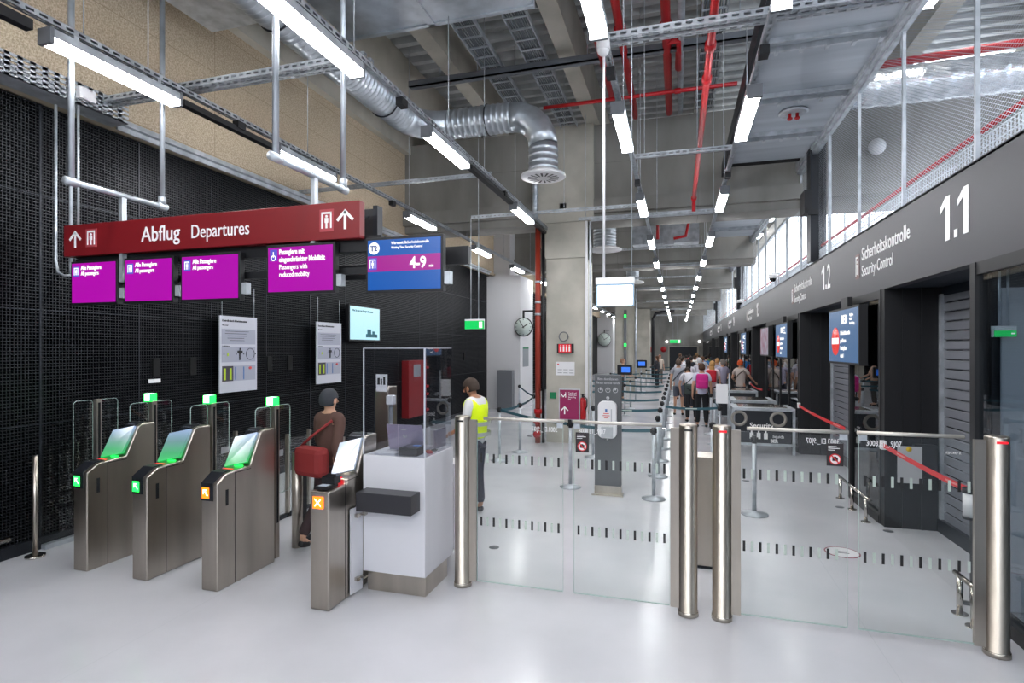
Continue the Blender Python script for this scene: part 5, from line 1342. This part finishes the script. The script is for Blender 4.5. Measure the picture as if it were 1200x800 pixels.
def person(loc, rz, lbl, pose='stand', h=1.75, top='d8d8da', sleeve=.55, bottom='22242a', shorts=False, hair='2e221a', skin=SKIN, shoe='1a1a1c', long_hair=False, fingers=True, vest=None, bag=None, grp=None, cap=False, sub=1, long_sleeve=False):
    t = thing('person', lbl, 'person', loc, rz, grp)
    J = {k: Vector(v) * (h / 1.75) for k, v in joints_for(pose).items()}
    # body
    P = []; E = []; idx = {}
    def v(n, p, r): idx[n] = len(P); P.append((tuple(p), r)); return idx[n]
    def e(a, b): E.append((idx[a], idx[b]))
    hd = (J['crown'] - J['head']).normalized()
    v('pel', J['pel'], (.13, .10)); v('waist', J['waist'], (.12, .09)); v('chest', J['chest'], (.145, .10)); v('nb', J['nb'], (.10, .075))
    v('neck', J['neck'], .05); v('jaw', J['head'] - hd * .045, (.058, .07)); v('head', J['head'] + hd * .015, (.075, .092)); v('crown', J['crown'] - hd * .01, (.055, .065))
    e('pel', 'waist'); e('waist', 'chest'); e('chest', 'nb'); e('nb', 'neck'); e('neck', 'jaw'); e('jaw', 'head'); e('head', 'crown')
    for k, s in (('l', -1), ('r', 1)):
        v('sh' + k, J['sh' + k], .05); v('el' + k, J['el' + k], .037); v('wr' + k, J['wr' + k], .025)
        e('nb', 'sh' + k); e('sh' + k, 'el' + k); e('el' + k, 'wr' + k)
        d = (J['wr' + k] - J['el' + k]).normalized()
        palm = J['wr' + k] + d * .07; v('pm' + k, palm, (.035, .018)); e('wr' + k, 'pm' + k)
        v('hip' + k, J['hip' + k], .085); v('kn' + k, J['kn' + k], .052); v('an' + k, J['an' + k], .035); v('toe' + k, J['toe' + k], .033)
        e('pel', 'hip' + k); e('hip' + k, 'kn' + k); e('kn' + k, 'an' + k); e('an' + k, 'toe' + k)
    mb = grow(P, E, 0, 1)
    # nose, ears, fingers joined into the same body mesh
    right = Vector((1, 0, 0)); fwd = right.cross(hd) * -1
    if fwd.y > 0: fwd = -fwd
    hc = J['head']
    nb_ = hc + fwd * .095 + hd * .0
    mb.tube([hc + fwd * .085 + hd * .03, nb_ + fwd * .015 - hd * .012, hc + fwd * .09 - hd * .022], [.006, .012, .007], 6)
    for s in (-1, 1): mb.ell(tuple(hc + right * s * .077), (.011, .020, .032), 8, 6)
    for k, s in (('l', -1), ('r', 1)):
        d = (J['wr' + k] - J['el' + k]).normalized(); base = J['wr' + k] + d * .08
        side = d.cross(Vector((1, 0, 0)) if abs(d.x) < .8 else Vector((0, 0, 1))).normalized(); 
        curl = Vector((-s, 0, 0)) if abs(d.z) > .6 else Vector((0, 0, -1))
        side = d.cross(curl).normalized()
        for f, (o, L) in enumerate(((-.027, .062), (-.009, .072), (.009, .068), (.026, .052))):
            a = base + side * o; b = a + (d * .8 + curl * .25).normalized() * L * .5; c = b + (d * .55 + curl * .75).normalized() * L * .5
            mb.tube([a - d * .02, a, b, c], [.009, .009, .008, .006], 6)
        a = J['wr' + k] + d * .035 - side * .025; b = a + (d * .5 - side * .6 + curl * .2).normalized() * .035; c = b + (d * .8 + curl * .4).normalized() * .028
        mb.tube([a, b, c], [.011, .010, .007], 6)
    part('body', mb if True else None, skin, t) if False else _local_part('body', mb, skin, t)
    # shirt
    def cl(names, extra=(), edges=()):
        PP = []; ii = {}
        for n_, p, r in names: ii[n_] = len(PP); PP.append((tuple(p), r))
        return grow(PP, [(ii[a], ii[b]) for a, b in edges], 0, 1)
    J2 = J
    names = [('pel', J['pel'] + Vector((0, 0, -.11)), (.16, .12)), ('mid', J['pel'] + Vector((0, 0, .0)), (.158, .122)), ('waist', J['waist'], (.155, .12)), ('chest', J['chest'], (.18, .13)), ('nb', J['nb'] + Vector((0, 0, .012)), (.115, .09))]
    edges = [('pel', 'mid'), ('mid', 'waist'), ('waist', 'chest'), ('chest', 'nb')]
    for k in 'lr':
        el = J['sh' + k].lerp(J['el' + k], sleeve if not long_sleeve else 1)
        names += [('sh' + k, J['sh' + k], .068), ('el' + k, el, .058)]; edges += [('nb', 'sh' + k), ('sh' + k, 'el' + k)]
        if long_sleeve: names += [('wr' + k, J['wr' + k] - (J['wr' + k] - J['el' + k]) * .08, .036)]; edges += [('el' + k, 'wr' + k)]
    _local_part('shirt', cl(names, edges=edges), mat('cloth_' + top, top, .85), t)
    if vest:
        nv = [('pel', J['pel'] + Vector((0, 0, -.06)), (.19, .15)), ('waist', J['waist'], (.18, .145)), ('chest', J['chest'], (.20, .155)), ('nb', J['nb'] - Vector((0, 0, .02)), (.135, .10))]
        ev = [('pel', 'waist'), ('waist', 'chest'), ('chest', 'nb')]
        for k in 'lr': nv.append(('sh' + k, J['sh' + k] * .95 + J['nb'] * .05, .078)); ev.append(('nb', 'sh' + k))
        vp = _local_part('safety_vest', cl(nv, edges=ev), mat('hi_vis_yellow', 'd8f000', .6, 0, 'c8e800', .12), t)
        rb_ = MB(); c = J['waist']
        for z in (1.03, 1.16): rb_.lathe([(1, -.025), (1.01, 0), (1, .025)], 0, 0, z, 28)
        rb_.v = [((x) * .222, (y) * .178, z) for (x, y, z) in rb_.v]
        _local_part('reflective_band', rb_, mat('reflective', 'b4b8b4', .3, .3), vp)
    names = [('pel', J['pel'] + Vector((0, 0, .05)), (.145, .11))]; edges = []
    for k in 'lr':
        names += [('hip' + k, J['hip' + k] - Vector((0, 0, .06)), .10), ('kn' + k, J['kn' + k] if not shorts else J['hip' + k].lerp(J['kn' + k], .9), .075)]
        edges += [('pel', 'hip' + k), ('hip' + k, 'kn' + k)]
        if not shorts: names.append(('an' + k, J['an' + k] + Vector((0, 0, .02)), .058)); edges.append(('kn' + k, 'an' + k))
    _local_part('shorts' if shorts else 'trousers', cl(names, edges=edges), mat('cloth_' + bottom, bottom, .85), t)
    for k in 'lr':
        a, b = J['an' + k], J['toe' + k]; m_ = grow([(tuple(a + Vector((0, .03, -.045))), (.042, .04)), (tuple((a + b) / 2 + Vector((0, 0, -.022))), (.045, .04)), (tuple(b + Vector((0, 0, .005))), (.042, .032))], [(0, 1), (1, 2)], 0, 1)
        _local_part('shoe', m_, mat('shoe_' + shoe, shoe, .5), t)
    hm = MB(); 
    q = Vector((0, 0, 1)).rotation_difference(hd).to_matrix()
    hb = MB().ell((0, .012, .0), (.089, .108, .105), 16, 8, vmin=0, vmax=.50)
    hb.v = [tuple(hc + q @ Vector(p) + hd * .035) for p in hb.v]
    hb2 = MB().ell((0, .035, -.005), (.086, .085, .095), 14, 8, vmin=.2, vmax=.72)
    hb.add([tuple(hc + q @ Vector(p) + hd * .02) for p in hb2.v], hb2.f, 0, True)
    if long_hair:
        hb3 = MB().ell((0, .06, -.12), (.085, .055, .16), 14, 8)
        hb.add([tuple(hc + q @ Vector(p)) for p in hb3.v], hb3.f, 0, True)
    _local_part('cap' if cap else 'hair', hb, mat('hair_' + hair, hair, .8), t)
    if not (bag is None):
        col, style = bag
        c = J['chest']
        if style == 'backpack':
            bp_ = _local_part('backpack', MB().box(-.15, .15, c.y + .13, c.y + .30, c.z - .22, c.z + .17), mat('bag_' + col, col, .7), t, .05)
            _local_part('pocket', MB().box(-.11, .11, c.y + .30, c.y + .34, c.z - .18, c.z), mat('bag_' + col, col, .7), bp_, .02)
        elif style == 'strap':
            _local_part('strap', MB().tube([(-.15, c.y + .10, c.z + .14), (.0, c.y + .165, c.z), (.17, c.y + .11, c.z - .22)], .018, 6), mat('bag_' + col, col, .7), t)
        else:
            _local_part('shoulder_bag', MB().box(-.2, .2, c.y + .15, c.y + .32, c.z - .45, c.z - .14), mat('bag_' + col, col, .7), t, .06)
            _local_part('bag_strap', MB().tube([(-.15, c.y + .10, c.z + .12), (.05, c.y + .2, c.z - .05), (.17, c.y + .22, c.z - .15)], .015, 6), mat('bag_' + col, col, .7), t)
    return t
def _local_part(name, mb, m, parent, bevel=0.0):
    r = top_of(parent); loc = Vector(r.location); rot = r.rotation_euler.copy()
    r.location = (0, 0, 0); r.rotation_euler = (0, 0, 0)
    o = part(name, mb, m, parent, bevel)
    r.location = loc; r.rotation_euler = rot
    return o
AWAY = PI
person((-2.45, 6.6, 0), -PI / 2 - .15, 'man in a yellow high-visibility vest looking down, behind the left gate column', 'look_down', 1.76, 'd6d6d6', .8, '25283a', vest=True, hair='3a2d24', skin=SKIN2)
person((-3.56, 5.12, 0), PI - .25, 'person in a dark cap, brown-grey jacket and dark trousers walking through the wide lane', 'walk', 1.68, '5a4038', .9, '3a2c2e', hair='33363c', cap=True, long_sleeve=True, bag=('8c2a2a', 'shoulder'))
person((.03, 18.2, 0), PI, 'man in grey t-shirt and grey shorts with bare legs, leftmost of the near crowd', 'stand', 1.78, 'a3a6b0', .5, '5f6470', shorts=True, bag=('4c5058', 'strap'), hair='5a4a40')
person((.38, 16.6, 0), PI + .2, 'bending person in white shirt carrying a dark green bag in the near crowd', 'bent', 1.8, 'd4d3da', .6, '1c1c20', bag=('3b4743', 'shoulder'))
person((.62, 15.6, 0), PI, 'person in pale blue shirt with a bright pink backpack and black leggings', 'stand', 1.72, 'ccd2e6', .6, '15161a', bag=('d02088', 'backpack'), hair='4a3424')
person((1.05, 18.6, 0), PI - .2, 'blond person with a red backpack beside the security tables', 'stand', 1.72, 'e2c8ce', .6, '26242c', bag=('c81e32', 'backpack'), hair='c79a5e', long_hair=True)
person((1.45, 19.9, 0), PI + .5, 'person in lavender grey shirt leaning at the back table', 'reach', 1.76, 'aaa6bc', .6, '2c2e38', hair='7c746e')
person((1.88, 18.6, 0), PI - .5, 'person with bright orange hair in beige t-shirt standing at the back security table', 'reach', 1.76, 'bfb3ac', .55, '3c3a40', hair='c8501c', bag=('5a504a', 'strap'))
person((.35, 19.8, 0), PI, 'dark-haired person in white blouse just behind the near crowd', 'stand', 1.74, 'dcdbe2', .8, '2a2c34', hair='1e1a1a', long_hair=True)
person((.75, 20.8, 0), PI, 'person in pale shirt with light grey cap behind the near crowd', 'stand', 1.78, 'c8c6d2', .6, '30343e', hair='d2d0d2', cap=True)
person((-1.05, 30.5, 0), PI + 1.2, 'woman in dark clothes standing alone left of the crowd', 'phone', 1.72, '3a3b42', .9, '24252c', hair='5a3d2c', long_hair=True, long_sleeve=True)
person((-1.0, 34.0, 0), .4, 'person in cream top far behind the woman in dark clothes', 'stand', 1.74, 'd8cabc', .8, '6a6058', hair='8a5a44')
person((-2.15, 23.1, 0), PI / 2, 'person in beige top at the blue self-service screens', 'reach', 1.7, 'c8a890', .8, '46403e', hair='a8806a')
far = [(.2, 27.5, 'e6e6ea', '2a211c', 'white t-shirt'), (.6, 26.5, '2c2e36', '1c1614', 'black shirt'), (1.1, 27.0, 'd8dce6', '6a4a34', 'pale grey shirt'), (1.6, 26.0, 'c22c34', '3a2820', 'red shirt'), (.3, 30.5, '70808e', '241c18', 'slate blue shirt'), (.9, 31.0, 'f0efec', '4a3628', 'cream shirt'), (1.4, 30.0, '2f7cc0', '1e1a18', 'bright blue shirt'), (1.9, 29.4, 'e9e9ee', '221c1a', 'plain white blouse'), (.15, 34.5, 'b8a090', '5c4434', 'tan shirt'), (.5, 35.5, '39424c', '201a18', 'dark navy shirt'), (1.1, 35.0, 'dcdce2', '8a6a48', 'light shirt and sandy hair'), (1.7, 34.2, '6c8c5c', '2c221c', 'olive green shirt'), (.2, 39.5, 'c8ccd4', '3c2c22', 'silver grey shirt'), (.8, 40.5, 'a83848', '1e1a1a', 'dark pink shirt'), (1.4, 39.8, 'e8e4dc', '54402e', 'ivory shirt'), (2.0, 38.8, '32363e', '2a221e', 'charcoal shirt'), (.12, 24.0, 'e2e2e8', '3a2a20', 'white polo shirt'), (1.5, 23.3, 'b0aab8', 'b88858', 'lilac shirt and blond hair')]
protos = {}
for i, (x, y, c, hc_, d_) in enumerate(far):
    ps = ('stand', 'phone', 'walk')[i % 3]
    if ps not in protos:
        o = person((x, y, 0), PI, 'x', ps, 1.75, 'd0d0d0', .6, '2e3038', hair='2a211c'); protos[ps] = o
    else:
        o = copy_tree(protos[ps]); o.location = (x, y, 0)
        s = .94 + .12 * random.random(); o.scale = (s, s, s)
    o.rotation_euler = (0, 0, PI + random.uniform(-.9, .9))
    o['label'] = 'person in %s waiting in the far crowd' % d_; o['group'] = 'people waiting in the far crowd'
    for chd in o.children:
        base = chd.name.split('.')[0]
        if base in ('shirt', 'hair'):
            sl = chd.material_slots[0]; sl.link = 'OBJECT'; sl.material = mat(('cloth_' if base == 'shirt' else 'hair_') + (c if base == 'shirt' else hc_), c if base == 'shirt' else hc_, .85)
# self-service screens
for i, (px, py, l) in enumerate(((732, 433, 'nearer'), (751, 426, 'farther'))):
    y = 21.5 if i == 0 else 27.5
    u = (px - 600) / 650; x = y * (-.286 + u * .958) / (.958 + u * .286)
    z = CAMZ - (py - 408) / 650 * (y / (.958 + u * .286))
    t = thing('kiosk_screen', 'tilted black kiosk with blue screen on a stand, %s of two' % l, 'kiosk', (x, y, 0))
    part('pole', MB().cyl(x, y + .1, 0, z - .1, .04, 12).cyl(x, y + .1, 0, .03, .22, 20), galv, t)
    part('housing', MB().box(x - .28, x + .28, y - .02, y + .14, z - .2, z + .18), black_m, t, .03)
    part('panel', MB().box(x - .12, x + .2, y - .03, y - .02, z - .1, z + .1), emis('kiosk_blue', '3c7cf0', 1), t)
